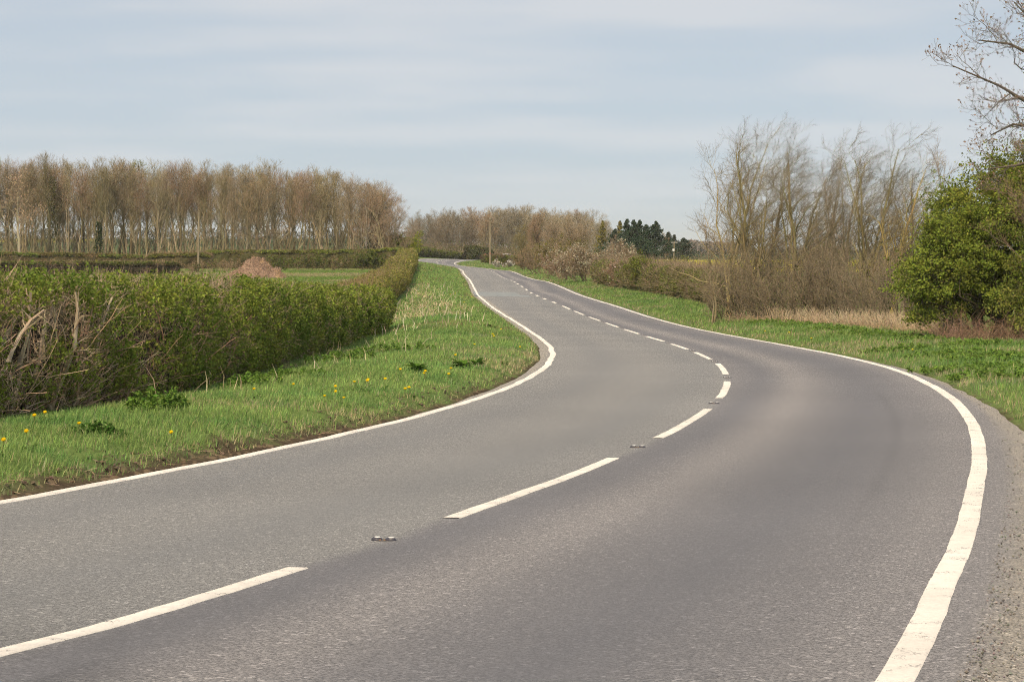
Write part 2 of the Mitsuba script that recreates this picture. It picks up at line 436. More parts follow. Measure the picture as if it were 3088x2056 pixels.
def bare_tree(rng, h, r, trunk_rgb, twig_rgb, clear=0.35, k1=14, k2=6, k3=6, k4=3, a1=0.6, l1=0.34, up=0.12, drift=(0, 0, 0), lean=(0, 0), twig=0.007, tip=None,
              round_=False, wob=0.14, stems=1, spread=0.0, fine=1.0, bud=None, budn=0, trunk_h=0.93, tone=1.0):
    """Meshes (trunk, crown) of a leafless tree, its foot at the origin."""
    tr, cr = Mesh(), Mesh()
    for m in range(stems):
        hh = h * (1 if m == 0 else 0.65 + 0.3 * rng.random())
        a = rng.random() * 6.28
        ln = (lean[0] + spread * math.cos(a), lean[1] + spread * math.sin(a)) if stems > 1 else lean
        P, R = trunk_line(rng, hh * trunk_h, r * (1 if m == 0 else 0.7), lean=ln)
        if m:
            P = P + np.r_[rng.normal(size=2) * 0.12, 0]
        v, f = tubes(P, R, 7)
        tr.add(v, f, shade(rng, len(v), trunk_rgb, 0.10))
        Q1, R1 = spawn(rng, P, R, k1, clear, 0.98, a1, hh * l1, 6, up, wob, 0.50, 0.3, drift, 0.012, 0.35 if round_ else 0.6)
        v, f = tubes(Q1, R1, 5)
        tr.add(v, f, shade(rng, len(v), trunk_rgb, 0.12))
        Q2, R2 = spawn(rng, Q1, R1, k2, 0.18, 1.0, 0.62, hh * l1 * 0.45, 4, up * 0.9, wob * 1.1, 0.55, 0.35, drift, 0.008)
        v, f = tubes(Q2, R2, 3)
        mid = np.asarray(trunk_rgb) * 0.5 + np.asarray(twig_rgb) * 0.5
        cr.add(v, f, shade(rng, len(v), mid, 0.12))
        Q3, R3 = spawn(rng, Q2, R2, k3, 0.15, 1.0, 0.6, hh * l1 * 0.24 * fine, 3, up * 0.8, wob * 1.2, 0.6, 0.4, drift, twig)
        v, f = tubes(Q3, R3 * 0 + np.array([twig, twig * 0.8, twig * 0.3]), 3)
        cr.add(v, f, shade(rng, len(v), twig_rgb, 0.14))
        tips = Q3
        if k4:
            Q4, R4 = spawn(rng, Q3, R3, k4, 0.2, 1.0, 0.55, hh * l1 * 0.13 * fine, 2, up * 0.7, wob, 0.7, 0.4, drift, twig)
            v, f = cones(Q4[:, 0], Q4[:, -1], twig * 0.8)
            cr.add(v, f, shade(rng, len(v), tip if tip is not None else twig_rgb, 0.16))
            tips = Q4
        if bud is not None:
            pick = rng.choice(len(tips), min(budn // stems, len(tips)), replace=False)
            pos = tips[pick, -1] + rng.normal(size=(len(pick), 3)) * 0.03
            size, rgb = bud
            v, f = leaves(rng, pos, size * (0.6 + 0.8 * rng.random(len(pos))))
            cr.add(v, f, np.repeat(shade(rng, len(pos), rgb, 0.25), 4, 0))
    return tr, cr


def place(key, x, y, z, scale=1.0, rot=0.0, zs=None):
    return T().translate([float(x), float(y), float(z)]).rotate([0, 0, 1], float(rot)).scale([float(scale), float(scale), float(zs or scale)])


def plant(name, proto, x, y, label, category, group=None, scale=1.0, rot=0.0, sink=0.08, zs=None, names=('trunk', 'crown'), mats=('bark_mat', 'bark_mat')):
    key = thing(name, label, category, group)
    w = place(key, x, y, float(H(x, y)) - sink, scale, rot, zs)
    for nm, shape in zip(names, proto):
        if shape is not None:
            scene[f'{key}__{nm}'] = {**shape, 'to_world': w}
    return key

# ================================================================== ground, road, verges
def grow_axis(a0, a1, step, limit, q):
    out = list(np.arange(a0, a1, step))
    st = step
    while out[-1] < limit:
        st *= q
        out.append(out[-1] + st)
    return out


gx = np.array(grow_axis(0, 24, 0.5, 3500, 1.09))
gx = np.r_[-gx[:0:-1], gx]
gy = np.array(grow_axis(-60, 110, 0.6, 6000, 1.035))
gyb = np.array(grow_axis(0, 5, 5, 3000, 1.4))[1:]
gy = np.r_[-60 - gyb[::-1], gy]
X, Y = np.meshgrid(gx, gy)
s_, d_ = to_road(X, Y)
e_ = verge_z(s_, d_)[1]
Z = H(X, Y) - 0.2 * (1 - sstep(4.2, 5.2, e_))
Z = np.where(e_ < 0.3, on_road(s_, d_)[..., 2] - 0.3, Z)
ny_, nx_ = X.shape
i, j = np.meshgrid(np.arange(ny_ - 1), np.arange(nx_ - 1), indexing='ij')
q = np.stack([i * nx_ + j, i * nx_ + j + 1, (i + 1) * nx_ + j + 1, (i + 1) * nx_ + j], -1).reshape(-1, 4)
put('ground', (np.stack([X, Y, Z], -1).reshape(-1, 3), q), 'ground_mat', True)
thing('ground', 'flat green farmland reaching to the horizon on both sides of the road', None, None, 'structure')


def grid_faces(a, b):
    i, j = np.meshgrid(np.arange(a - 1), np.arange(b - 1), indexing='ij')
    return np.stack([i * b + j, i * b + j + 1, (i + 1) * b + j + 1, (i + 1) * b + j], -1).reshape(-1, 4)


rs = np.r_[np.arange(-38, 60, 0.2), np.arange(60, 487, 1.0)]
lat = np.linspace(0, 1, 25)
D = -edge_l(rs)[:, None] * (1 - lat) + edge_r(rs)[:, None] * lat
Srep = np.repeat(rs[:, None], 25, 1)
v = on_road(Srep, D)
v[..., 2] += 0.006 * nz(v[..., 0], v[..., 1], 1.6, 3)
# crumbled rim
v[:, 0, 2] -= 0.05
v[:, -1, 2] -= 0.05
put('road', (v.reshape(-1, 3), grid_faces(len(rs), 25)), 'asphalt_mat', True, uv=np.c_[D.ravel(), Srep.ravel()])
thing('road', 'grey two lane asphalt road sweeping right and then left between green verges', None, None, 'structure')


def road_top(s, d):
    p = on_road(s, d)
    p[..., 2] += 0.006 * nz(p[..., 0], p[..., 1], 1.6, 3)
    return p


def stripe(sa, sb, dl, dr_, up=0.005, seed=0, step=None, thick=0.0):
    """A strip of paint between lateral offsets dl(s) and dr_(s): a thin slab with a slightly ragged edge."""
    step = step or (0.12 if sa < 60 else 1.0)
    s = np.linspace(sa, sb, max(2, int((sb - sa) / step) + 1))
    rag = 0.006 if sa < 60 else 0.012
    a = dl(s) + rag * nz(s, 0 * s, 0.22, seed + 20)
    b = dr_(s) + rag * nz(s, 0 * s, 0.22, seed + 40)
    m = np.stack([a, a + 0.012, (a + b) / 2, b - 0.012, b], 1)
    p = road_top(np.repeat(s[:, None], 5, 1), m)
    p[:, 1:4, 2] += up
    p[:, [0, 4], 2] -= 0.004
    return p.reshape(-1, 3), grid_faces(len(s), 5)


LW = 0.068
wob_l = lambda s: 0.035 * nz(s, 0 * s, 2.2, 60) + 0.05 * nz(s, 0 * s, 11, 61) * sstep(60, 120, s)
wob_r = lambda s: 0.03 * nz(s, 0 * s, 2.6, 62)
fl = lambda o: (lambda s: -np.interp(s, SS, WL) + o + wob_l(s))
fr = lambda o: (lambda s: np.interp(s, SS, WR) + o + wob_r(s))
for nm, fa, fb in (('edge_line', fl(-LW), fl(LW)), ('edge_line', fr(-LW), fr(LW))):
    key = part('road', nm)
    pieces = [stripe(-36, 60, fa, fb, seed=1), stripe(60, 230, fa, fb, 0.008, 2, 1.0), stripe(230, 486, fa, fb, 0.012, 3, 2.0)]
    vs, fs, k = [], [], 0
    for a, b in pieces:
        vs.append(a); fs.append(b + k); k += len(a)
    put(key, (np.vstack(vs), np.vstack(fs)), 'paint_mat', True)
dashes = [(-15 + 9 * i, -9 + 9 * i) for i in range(-2, 14)] + [(114 + 9 * i, 117 + 9 * i) for i in range(0, 41) if i != 9]
cw = lambda o: (lambda s: o + 0.012 * nz(s, 0 * s, 1.5, 63) - 0.05 * np.exp(-((s + 3.4) / 0.9)**2))
for a, b in dashes:
    hw = 0.06 if a < 110 else 0.075
    put(part('road', 'centre_dash'), stripe(a, b, cw(-hw), cw(hw), 0.005 if a < 60 else 0.010, 9 + int(a) % 5), 'paint_mat', True)
# the paler square of relaid asphalt in the left lane
ps = np.linspace(129.5, 143.5, 30)
pa, pb = -np.interp(ps, SS, WL) - 0.2, np.where(ps < 134, -0.55 - 0.0 * ps, -1.0)
m = pa[:, None] * (1 - np.linspace(0, 1, 6)) + pb[:, None] * np.linspace(0, 1, 6)
p = road_top(np.repeat(ps[:, None], 6, 1), m)
p[..., 2] += 0.004
put(part('road', 'repair_patch'), (p.reshape(-1, 3), grid_faces(30, 6)), 'patch_mat', True)
labels['road__repair_patch'] = {'label': 'paler blue grey rectangle of relaid asphalt in the left lane'}

# verges: strips that follow the road
ev = np.array([-0.3, -0.1, -0.02, 0.04, 0.1, 0.16, 0.22, 0.28, 0.34, 0.4, 0.47, 0.55, 0.65, 0.8, 1.0, 1.3, 1.6, 2.0, 2.5, 3.0, 3.5, 4.0, 4.5, 5.0, 5.4, 6.0])


def verge_point(s, e, side):
    d = (-edge_l(s) - e) if side < 0 else (edge_r(s) + e)
    p = on_road(s, d)
    z = H(p[..., 0], p[..., 1])
    lump = (0.035 + 0.075 * sstep(45, 20, s)) * np.maximum(nz(s, e, 0.35, 30), -0.2) + 0.05 * nz(s, e, 0.12, 31)
    z = z + lump * sstep(0.08, 0.25, e) * sstep(0.95, 0.45, e) * (1.0 if side < 0 else 0.35)
    z = np.where(e < 0, on_road(s, d)[..., 2] - 0.25 * np.minimum(-e / 0.1, 1), z)
    z = np.where((e >= 0) & (e < 0.12), np.maximum(z - 0.03, on_road(s, d)[..., 2] - 0.03), z)
    p[..., 2] = z - 0.35 * sstep(5.1, 6.0, e)
    return p


vs_ = np.r_[np.arange(-36, 45, 0.16), np.arange(45, 110, 0.5), np.arange(110, 487, 2.0)]
for side in (-1, 1):
    key = numbered('verge')
    SV, EV = np.meshgrid(vs_, ev, indexing='ij')
    p = verge_point(SV, EV, side)
    f = grid_faces(len(vs_), len(ev))
    if side < 0:
        f = f[:, ::-1]
    put(key, (p.reshape(-1, 3), f), 'verge_mat', True, uv=np.c_[EV.ravel() + (0 if side < 0 else 0.12), SV.ravel()])
    thing('verge', 'grass verge with a broken earth edge along the left side of the road' if side < 0 else 'grass verge with a gravelly edge along the right side of the road', None, None, 'structure')

# ------------------------------------------------------------------ road studs between the dashes
rng = np.random.default_rng(5)


def dome(rx, ry, rz, n=10, m=5):
    a = np.linspace(0, 2 * np.pi, n, endpoint=False)
    b = np.linspace(0, np.pi / 2, m)[:-1]
    v = [np.c_[rx * np.cos(t)**0.6 * np.cos(a), ry * np.cos(t)**0.6 * np.sin(a), rz * np.sin(t) + 0 * a] for t in b]
    v = np.vstack(v + [[[0, 0, rz]]])
    f = []
    for r in range(m - 2):
        for k in range(n):
            k2 = (k + 1) % n
            f += [[r * n + k, r * n + k2, (r + 1) * n + k2], [r * n + k, (r + 1) * n + k2, (r + 1) * n + k]]
    f += [[(m - 2) * n + k, (m - 2) * n + (k + 1) % n, len(v) - 1] for k in range(n)]
    return v, np.array(f)


base = dome(0.085, 0.16, 0.012, 16, 4)
hump = dome(0.062, 0.045, 0.035, 12, 5)
pad = dome(0.036, 0.026, 0.012, 10, 4)
lens = dome(0.011, 0.010, 0.012, 8, 4)
stud_parts = {'casting': mikit.ply(base, 'iron_mat', smooth=40), 'rubber_insert': mikit.ply(hump, 'rubber_mat', smooth=40),
              'pad': mikit.ply(pad, 'lens_mat', smooth=40), 'reflector': mikit.ply(lens, 'rust_mat', smooth=40)}
stud_words = ['nearest the camera', 'second', 'third', 'fourth', 'fifth', 'sixth', 'seventh', 'eighth', 'ninth', 'tenth', 'eleventh', 'twelfth']
for k in range(-1, 12):
    s = 1.5 + 9 * k
    if k < 0:
        continue
    c = road_top(np.array(s), np.array(0.0))
    th = math.degrees(float(lerp(s, THETA)))
    key = thing('road_stud', f'black reflecting road stud in the gap of the centre line, {stud_words[k]}' + (' from the camera' if k else ''), 'road stud', 'reflecting road studs along the centre line')
    w = T().translate([float(c[0]), float(c[1]), float(c[2]) - 0.002]).rotate([0, 0, 1], -th).scale(0.52)
    scene[f'{key}__casting'] = {**stud_parts['casting'], 'to_world': w}
    for m, (dx, dy) in enumerate(((-0.075, 0.0), (0.075, 0.0))):
        scene[part(key, 'rubber_insert')] = {**stud_parts['rubber_insert'], 'to_world': w @ T().translate([dx, dy, 0.006])}
        scene[part(key, 'pad')] = {**stud_parts['pad'], 'to_world': w @ T().translate([dx + 0.008, dy - 0.006, 0.036])}
    for dx in (-0.03, 0.018):
        scene[part(key, 'reflector')] = {**stud_parts['reflector'], 'to_world': w @ T().translate([dx, -0.035, 0.010])}

# ================================================================== hedges
def hedge(name, label, path, half, height, leaf, count, rgb, seed, twig_rgb=(0.17, 0.125, 0.085), inset=0.22, twigs=3000, twig_r=0.004, twig_l=0.35, patch=1.0, core=0.72,
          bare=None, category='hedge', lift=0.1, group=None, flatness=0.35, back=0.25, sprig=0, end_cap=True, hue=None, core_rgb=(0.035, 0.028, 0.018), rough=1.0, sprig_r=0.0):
    """A hedge along path [(x, y, height, half width)]. leaf: leaf length in metres, a function of distance; count: leaves."""
    rng = np.random.default_rng(seed)
    path = np.asarray(path, float)
    seg = np.r_[0, np.cumsum(np.hypot(*np.diff(path[:, :2], axis=0).T))]
    L = seg[-1]
    sm = np.linspace(0, L, max(8, int(L * 2)))
    cs = CubicSpline(seg, path) if len(path) > 2 else (lambda u: np.stack([np.interp(u, seg, path[:, k]) for k in range(4)], -1))
    fine = cs(sm)
    gz = H(fine[:, 0], fine[:, 1])
    tang = unit(np.gradient(fine[:, :2], axis=0))
    at = lambda u: [np.interp(u, sm, a) for a in (fine[:, 0], fine[:, 1], gz, fine[:, 2], fine[:, 3], tang[:, 0], tang[:, 1])]

    def surface(u, w, depth):
        """w in 0..1 runs from the foot of the right face over the top to the foot of the left face."""
        x, y, z, h, hw, tx, ty = at(u)
        nx, ny = ty, -tx                                             # right of the path
        a = np.pi * w
        cx, sx = np.cos(a), np.sin(a)
        p = 2.0 / flatness
        rad = (np.abs(cx)**p + np.abs(sx)**p)**(-1 / p)
        n1, n2 = 2 * meshkit.fbm(np.stack([u / 1.6, w * 3.0 + 0 * u, 0 * u + seed], -1), 3, seed) - 1, 2 * meshkit.noise(np.stack([u / 0.45, w * 9, 0 * u + seed], -1), seed) - 1
        rad = rad * (1 + rough * (0.13 * n1 + 0.05 * n2) * (1 - 0.6 * sstep(0.75, 0.97, sx)))
        taper = np.ones_like(u)
        if end_cap:
            taper = np.sqrt(np.clip(1 - np.clip(1 - np.minimum(u, L - u) / (hw * 1.1), 0, 1)**2, 0.02, 1))
        lat = rad * cx * hw * taper
        up = rad * sx
        und = 1 - 0.22 * sstep(0.35, 0.0, up)                          # the foot is drawn in
        lat = lat * und
        tap2 = 0.75 + 0.25 * taper
        px = x + nx * lat * (1 - depth / np.maximum(hw, 0.1))
        py = y + ny * lat * (1 - depth / np.maximum(hw, 0.1))
        pz = z + (up * h * tap2) * (1 - depth / np.maximum(h, 0.1))
        nrm = unit(np.stack([nx * cx, ny * cx, sx + 0.1], -1))
        return np.stack([px, py, pz], -1), nrm, up

    # sample positions evenly along u, denser towards the camera side
    dist = np.hypot(fine[:, 0], fine[:, 1])
    lf = np.array([leaf(t) for t in dist])
    dens = 1 / lf**2
    cdf = np.cumsum(dens); cdf = cdf / cdf[-1]
    key = thing(name, label, category, group)
    N = count
    u = np.interp(rng.random(N), np.r_[0, cdf], np.r_[0, sm])
    w = np.where(rng.random(N) < 0.58, 0.30 * rng.random(N), 0.30 + (0.70 - back) * rng.random(N))
    ends = rng.random(N) < 0.05
    u = np.where(ends, np.where(rng.random(N) < 0.5, np.abs(rng.normal(size=N)) * 0.4, L - np.abs(rng.normal(size=N)) * 0.4), u)
    dep = rng.exponential(inset * 0.5, N)
    if sprig_r:                                                       # billows with shadowed hollows between them
        dep = 0.45 * dep + 0.34 * sstep(0.40, 0.80, meshkit.fbm(np.stack([u / 0.34, w * 9.0, 0 * u + 2.5], -1), 2, seed + 31))
    P, nr, up = surface(u, w, np.minimum(dep, inset * 2.2))
    clump = meshkit.fbm(P * np.array([2.3, 2.3, 2.8]) / patch, 3, seed + 3)
    if sprig_r:
        clump = 0.58 * clump + 0.42 * meshkit.fbm(P * 6.5, 2, seed + 5)
    keep = rng.random(N) < np.clip((clump - (0.42 if sprig_r else 0.34)) * (9.0 if sprig_r else 4.8), 0.04, 1)
    if bare is not None:
        keep &= rng.random(N) > bare(u, up, P)
    keep &= rng.random(N) < 0.35 + 0.65 * sstep(0.0, 0.20, up)
    P, nr, up, dep, clump = P[keep], nr[keep], up[keep], dep[keep], clump[keep]
    if sprig_r:                                                       # leaves sit in sprigs
        c_ = rng.integers(0, len(P), len(P) // 15)
        c_ = c_[rng.integers(0, len(c_), len(P))]
        P, nr = P[c_] + rng.normal(size=P.shape) * sprig_r, nr[c_]
    P = P + rng.normal(size=P.shape) * 0.012
    size = np.interp(np.hypot(P[:, 0], P[:, 1]), dist if dist[0] < dist[-1] else dist[::-1], lf if dist[0] < dist[-1] else lf[::-1]) * (0.6 + 0.8 * rng.random(len(P)))
    v, f = leaves(rng, P, size, nr, 1.1)
    tone = 0.75 + 0.6 * meshkit.fbm(P / 1.1, 3, seed + 9)
    c = shade(rng, len(P), rgb, 0.22) * tone[:, None]
    if hue is not None:
        mixv = sstep(0.45, 0.62, meshkit.fbm(P / np.array([1.7, 1.7, 1.0]), 3, seed + 21))[:, None]
        c = c * (1 - mixv) + shade(rng, len(P), hue, 0.2) * mixv
    M = Mesh().add(v, f, np.repeat(c, 4, 0))
    put(part(key, 'leaves', 'stuff'), M, 'leaf_mat')
    # twigs
    u = np.interp(rng.random(twigs), np.r_[0, cdf], np.r_[0, sm])
    w = rng.random(twigs) * (1 - back)
    A, nr, up = surface(u, w, inset * (0.35 + 1.2 * rng.random(twigs)))
    far = np.interp(np.hypot(A[:, 0], A[:, 1]), [15, 40, 100, 400], [1, 1.5, 3, 8])
    d = unit(nr * 0.8 + rng.normal(size=A.shape) * 0.75 + [0, 0, 0.35])
    B = A + d * (twig_l * (0.4 + 0.9 * rng.random(twigs)))[:, None]
    v, f = cones(A, B, twig_r * far)
    M = Mesh().add(v, f, np.repeat(shade(rng, twigs, twig_rgb, 0.25), 4, 0))
    put(part(key, 'twigs', 'stuff'), M, 'bark_mat')
    # the dense dead wood inside
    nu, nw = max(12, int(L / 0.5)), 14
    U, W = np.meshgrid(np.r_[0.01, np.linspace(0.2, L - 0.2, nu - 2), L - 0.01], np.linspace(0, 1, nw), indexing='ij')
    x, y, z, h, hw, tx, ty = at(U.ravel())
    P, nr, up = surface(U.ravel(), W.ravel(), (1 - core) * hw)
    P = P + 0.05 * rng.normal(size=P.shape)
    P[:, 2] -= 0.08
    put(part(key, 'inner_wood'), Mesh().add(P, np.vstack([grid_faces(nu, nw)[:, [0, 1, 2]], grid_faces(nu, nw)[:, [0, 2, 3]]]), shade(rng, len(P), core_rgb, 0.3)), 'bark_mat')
    return key, surface, L, rng


# ---- the clipped hawthorn hedge on the left, bare and brambly at its near end
near_path = [(-13.5, 8.0, 1.45, 0.85), (-9.0, 15.0, 1.45, 0.85), (-6.9, 20.5, 1.46, 0.85), (-6.05, 25, 1.60, 0.85), (-5.4, 30, 1.63, 0.85), (-5.1, 38, 1.66, 0.85), (-5.05, 48, 1.58, 0.88), (-5.05, 60, 1.50, 0.98), (-4.85, 78, 1.36, 1.10)]


def bare_near(u, up, P):
    b = sstep(31.5, 24.5, P[:, 1] + 1.5 * nz(P[:, 0], P[:, 1], 1.2, 77)) * 0.62
    hole = np.exp(-((P[:, 1] - 25.9) / 0.9)**2) * sstep(0.2, 0.4, up) * 0.2
    green = np.exp(-((P[:, 1] - 24.2) / 0.5)**2) * 0.45 + 0.35 * sstep(0.55, 0.9, meshkit.noise(P / 0.5, 5))
    low = 0.6 * sstep(0.26, 0.06, up + 0.15 * nz(P[:, 0], P[:, 1], 0.9, 78)) * sstep(60, 30, P[:, 1])
    top = sstep(0.80, 0.95, up)
    return np.clip(np.maximum(b + hole - green - top * 0.45, low), 0, 0.93)


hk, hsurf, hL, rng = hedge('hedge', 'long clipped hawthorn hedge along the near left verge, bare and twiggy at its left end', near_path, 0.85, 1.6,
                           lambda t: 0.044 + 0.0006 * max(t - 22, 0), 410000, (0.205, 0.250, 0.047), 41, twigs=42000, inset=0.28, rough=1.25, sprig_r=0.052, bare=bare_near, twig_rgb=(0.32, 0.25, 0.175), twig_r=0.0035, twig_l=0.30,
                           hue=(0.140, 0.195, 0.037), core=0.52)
# thick laid stems that show where the leaves are thin
n = 60
yy = 23.4 + 5.0 * rng.random(n)**1.1
u0 = np.interp(yy, *(lambda a: (a[:, 1], np.r_[0, np.cumsum(np.hypot(*np.diff(a[:, :2], axis=0).T))]))(np.asarray(near_path)))
stem_px = []
for k in range(22):
    uu = u0[k]
    A, nr, _ = hsurf(np.array([uu]), np.array([0.03]), np.array([0.10 + 0.14 * rng.random()]))
    p = [A[0]]
    d = unit(np.array([rng.normal() * 0.25, rng.normal() * 0.55, 1.0]))
    for m in range(7):
        d = unit(d + np.array([0.20, 0.42, 0.3]) * rng.normal(size=3) + [0.0, 0, 0.38])
        p.append(p[-1] + d * 0.20)
    p = np.array(p)[None]
    r = (0.017 + 0.017 * rng.random()) * np.array([1.2, 1.0, 0.9, 1.0, 0.75, 0.85, 0.6, 0.45])
    M = Mesh()
    v, f = tubes(p, r[None], 7)
    M.add(v + rng.normal(size=v.shape) * 0.004, f, shade(rng, len(v), (0.40, 0.33, 0.235), 0.10))
    Q, R = spawn(rng, p, r[None], 9, 0.25, 1.0, 1.0, 0.42, 5, 0.05, 0.38, 0.42, 0.4, rmin=0.004)
    v, f = tubes(Q, R, 5)
    M.add(v, f, shade(rng, len(v), (0.42, 0.34, 0.24), 0.12))
    Q2, R2 = spawn(rng, Q, R, 4, 0.3, 1.0, 0.8, 0.22, 3, 0.05, 0.3, 0.5, 0.4, rmin=0.0025)
    v, f = tubes(Q2, R2, 3)
    M.add(v, f, shade(rng, len(v), (0.38, 0.29, 0.20), 0.15))
    put(part(hk, 'stem'), M, 'bark_mat')
# old bramble canes leaning out of the foot of the hedge
def canes(key, name, y0, y1, n, lo, hi, rgb, out=1.0, seed=3):
    rng = np.random.default_rng(seed)
    a = np.asarray(near_path)
    L = np.r_[0, np.cumsum(np.hypot(*np.diff(a[:, :2], axis=0).T))]
    uu = np.interp(y0 + (y1 - y0) * rng.random(n), a[:, 1], L)
    A, nr, _ = hsurf(uu, 0.01 + 0.16 * rng.random(n)**2, 0.05 + 0.25 * rng.random(n))
    d = unit(nr * [1, 1, 0] * 0.30 * out + np.stack([0.30 * rng.normal(size=n), 0.62 * rng.normal(size=n), 0.25 + 1.1 * rng.random(n)], -1))
    ln = lo + (hi - lo) * rng.random(n)
    pts = [A]
    for m in range(5):
        d = unit(d + 0.10 * rng.normal(size=d.shape) + [0, 0, -0.05])
        pts.append(pts[-1] + d * (ln / 5)[:, None])
    P = np.stack(pts, 1)
    P[..., 2] = np.maximum(P[..., 2], H(P[..., 0], P[..., 1]) + 0.02)
    v, f = tubes(P, np.linspace(1, 0.5, 6)[None] * (0.0045 + 0.003 * rng.random((n, 1))), 4)
    put(part(key, name, 'stuff'), Mesh().add(v, f, np.repeat(shade(rng, n, rgb, 0.25), 24, 0)), 'bark_mat')


canes(hk, 'bramble_canes', 21.0, 30.5, 480, 0.25, 0.75, (0.42, 0.31, 0.215), seed=3)
canes(hk, 'bramble_canes', 24.0, 38, 130, 0.25, 0.7, (0.34, 0.20, 0.14), seed=4)
canes(hk, 'bramble_canes', 40, 78, 60, 0.25, 0.6, (0.30, 0.22, 0.14), 0.6, seed=6)

# ---- the hedge that goes on along the left verge to the crest
far_path = [(-6.0, 81, 1.22, 0.8), (-6.2, 96, 1.32, 0.95), (-6.9, 122, 1.40, 1.0), (-8.1, 165, 1.55, 1.05), (-9.6, 205, 1.7, 1.1), (-11.0, 245, 1.9, 1.15), (-13.0, 292, 2.2, 1.2)]
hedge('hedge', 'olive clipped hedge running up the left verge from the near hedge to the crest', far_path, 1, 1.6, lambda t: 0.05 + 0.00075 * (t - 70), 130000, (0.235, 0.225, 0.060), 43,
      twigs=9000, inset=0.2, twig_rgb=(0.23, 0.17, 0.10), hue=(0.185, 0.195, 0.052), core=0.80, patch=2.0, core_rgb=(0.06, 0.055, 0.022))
# ---- across the field in front of the wood
cross = [(-13.5, 300, 2.35, 1.0), (-22, 303, 2.3, 1.0), (-40, 306, 2.25, 1.0)]
hedge('hedge', 'level clipped green hedge at the foot of the wood, running left from the crest', cross, 1, 2.3, lambda t: 0.26, 52000, (0.170, 0.200, 0.045), 44, twigs=3500, inset=0.25, twig_l=0.5,
      twig_rgb=(0.22, 0.16, 0.10), core=0.85, patch=5, hue=(0.13, 0.12, 0.04), core_rgb=(0.06, 0.055, 0.022))
hedge('hedge', 'brownish green hedge top with thin twigs behind the dung heap', [(-38, 300, 2.0, 1.3), (-46, 300, 1.85, 1.3)], 1, 2, lambda t: 0.24, 16000, (0.150, 0.160, 0.04), 45, twigs=2500, inset=0.3, twig_l=0.7,
      twig_rgb=(0.23, 0.17, 0.10), core=0.8, patch=4, core_rgb=(0.06, 0.05, 0.022))
hedge('hedge', 'rough green thicket hedge under the left half of the wood', [(-47, 307, 1.6, 1.3), (-58, 306, 1.9, 1.3), (-66, 306, 2.0, 1.3), (-80, 306, 1.9, 1.3)], 1, 2, lambda t: 0.27, 34000, (0.150, 0.200, 0.045), 46,
      twigs=4000, inset=0.4, twig_l=0.7, twig_rgb=(0.24, 0.17, 0.10), core=0.8, patch=5, hue=(0.14, 0.115, 0.045), core_rgb=(0.06, 0.05, 0.022))
hedge('hedge', 'low dark clipped hedge across the far left of the field', [(-33, 236, 1.25, 0.8), (-42, 232, 1.3, 0.8), (-55, 226, 1.3, 0.8)], 1, 1.3, lambda t: 0.17, 30000, (0.125, 0.145, 0.040), 47,
      twigs=6000, inset=0.3, twig_l=0.45, twig_rgb=(0.27, 0.20, 0.13), core=0.6, patch=3, hue=(0.12, 0.10, 0.05))
# ---- beyond the crest, behind the far bend
hedge('hedge', 'dark clipped hedge behind the far bend of the road, dropping to the right', [(-20, 402, 2.2, 1.2), (-17.9, 432, 2.0, 1.2), (-16.2, 452, 1.8, 1.2), (-13.0, 478, 1.5, 1.2), (-7, 505, 1.3, 1.2)], 1, 2, lambda t: 0.30, 16000,
      (0.115, 0.135, 0.034), 48, twigs=3000, inset=0.3, twig_l=0.6, core=0.85, patch=5, core_rgb=(0.05, 0.045, 0.02))
hedge('hedge', 'dark rounded holly green bush at the right end of the hedge behind the far bend', [(-9.5, 486, 3.0, 2.0), (-4.5, 494, 2.5, 2.0)], 1, 2.8, lambda t: 0.34, 9000, (0.075, 0.09, 0.022), 49, twigs=1500, inset=0.4, twig_l=0.8,
      core=0.8, patch=6, category='bush', flatness=0.7, core_rgb=(0.04, 0.035, 0.016))
hedge('hedge', 'short block of green hedge on the right verge behind the tall wooden pole', [(-4.6, 383, 1.25, 0.9), (-2.2, 380, 1.5, 0.9), (1.5, 376, 1.62, 0.9), (4.5, 372, 1.75, 0.9)], 1, 2, lambda t: 0.27, 11000, (0.130, 0.150, 0.034), 50, twigs=3000, inset=0.3,
      twig_l=0.6, core=0.8, patch=4, hue=(0.15, 0.115, 0.06), core_rgb=(0.06, 0.05, 0.022))
# ---- right side: mixed hedge between the bushes and the scrub
hedge('hedge', 'brown and green mixed hedge along the right verge beside the scrub', [(6.9, 178, 1.85, 1.2), (8.2, 160, 1.8, 1.2), (9.2, 146, 1.78, 1.2), (10.2, 126, 1.75, 1.2), (10.9, 112, 1.7, 1.2)], 1, 2.1, lambda t: 0.085 + 0.0006 * (t - 100), 95000,
      (0.155, 0.180, 0.046), 51, twigs=16000, inset=0.4, twig_l=0.75, twig_rgb=(0.23, 0.18, 0.12), core=0.55, patch=3, hue=(0.150, 0.145, 0.055), flatness=0.5, twig_r=0.004)


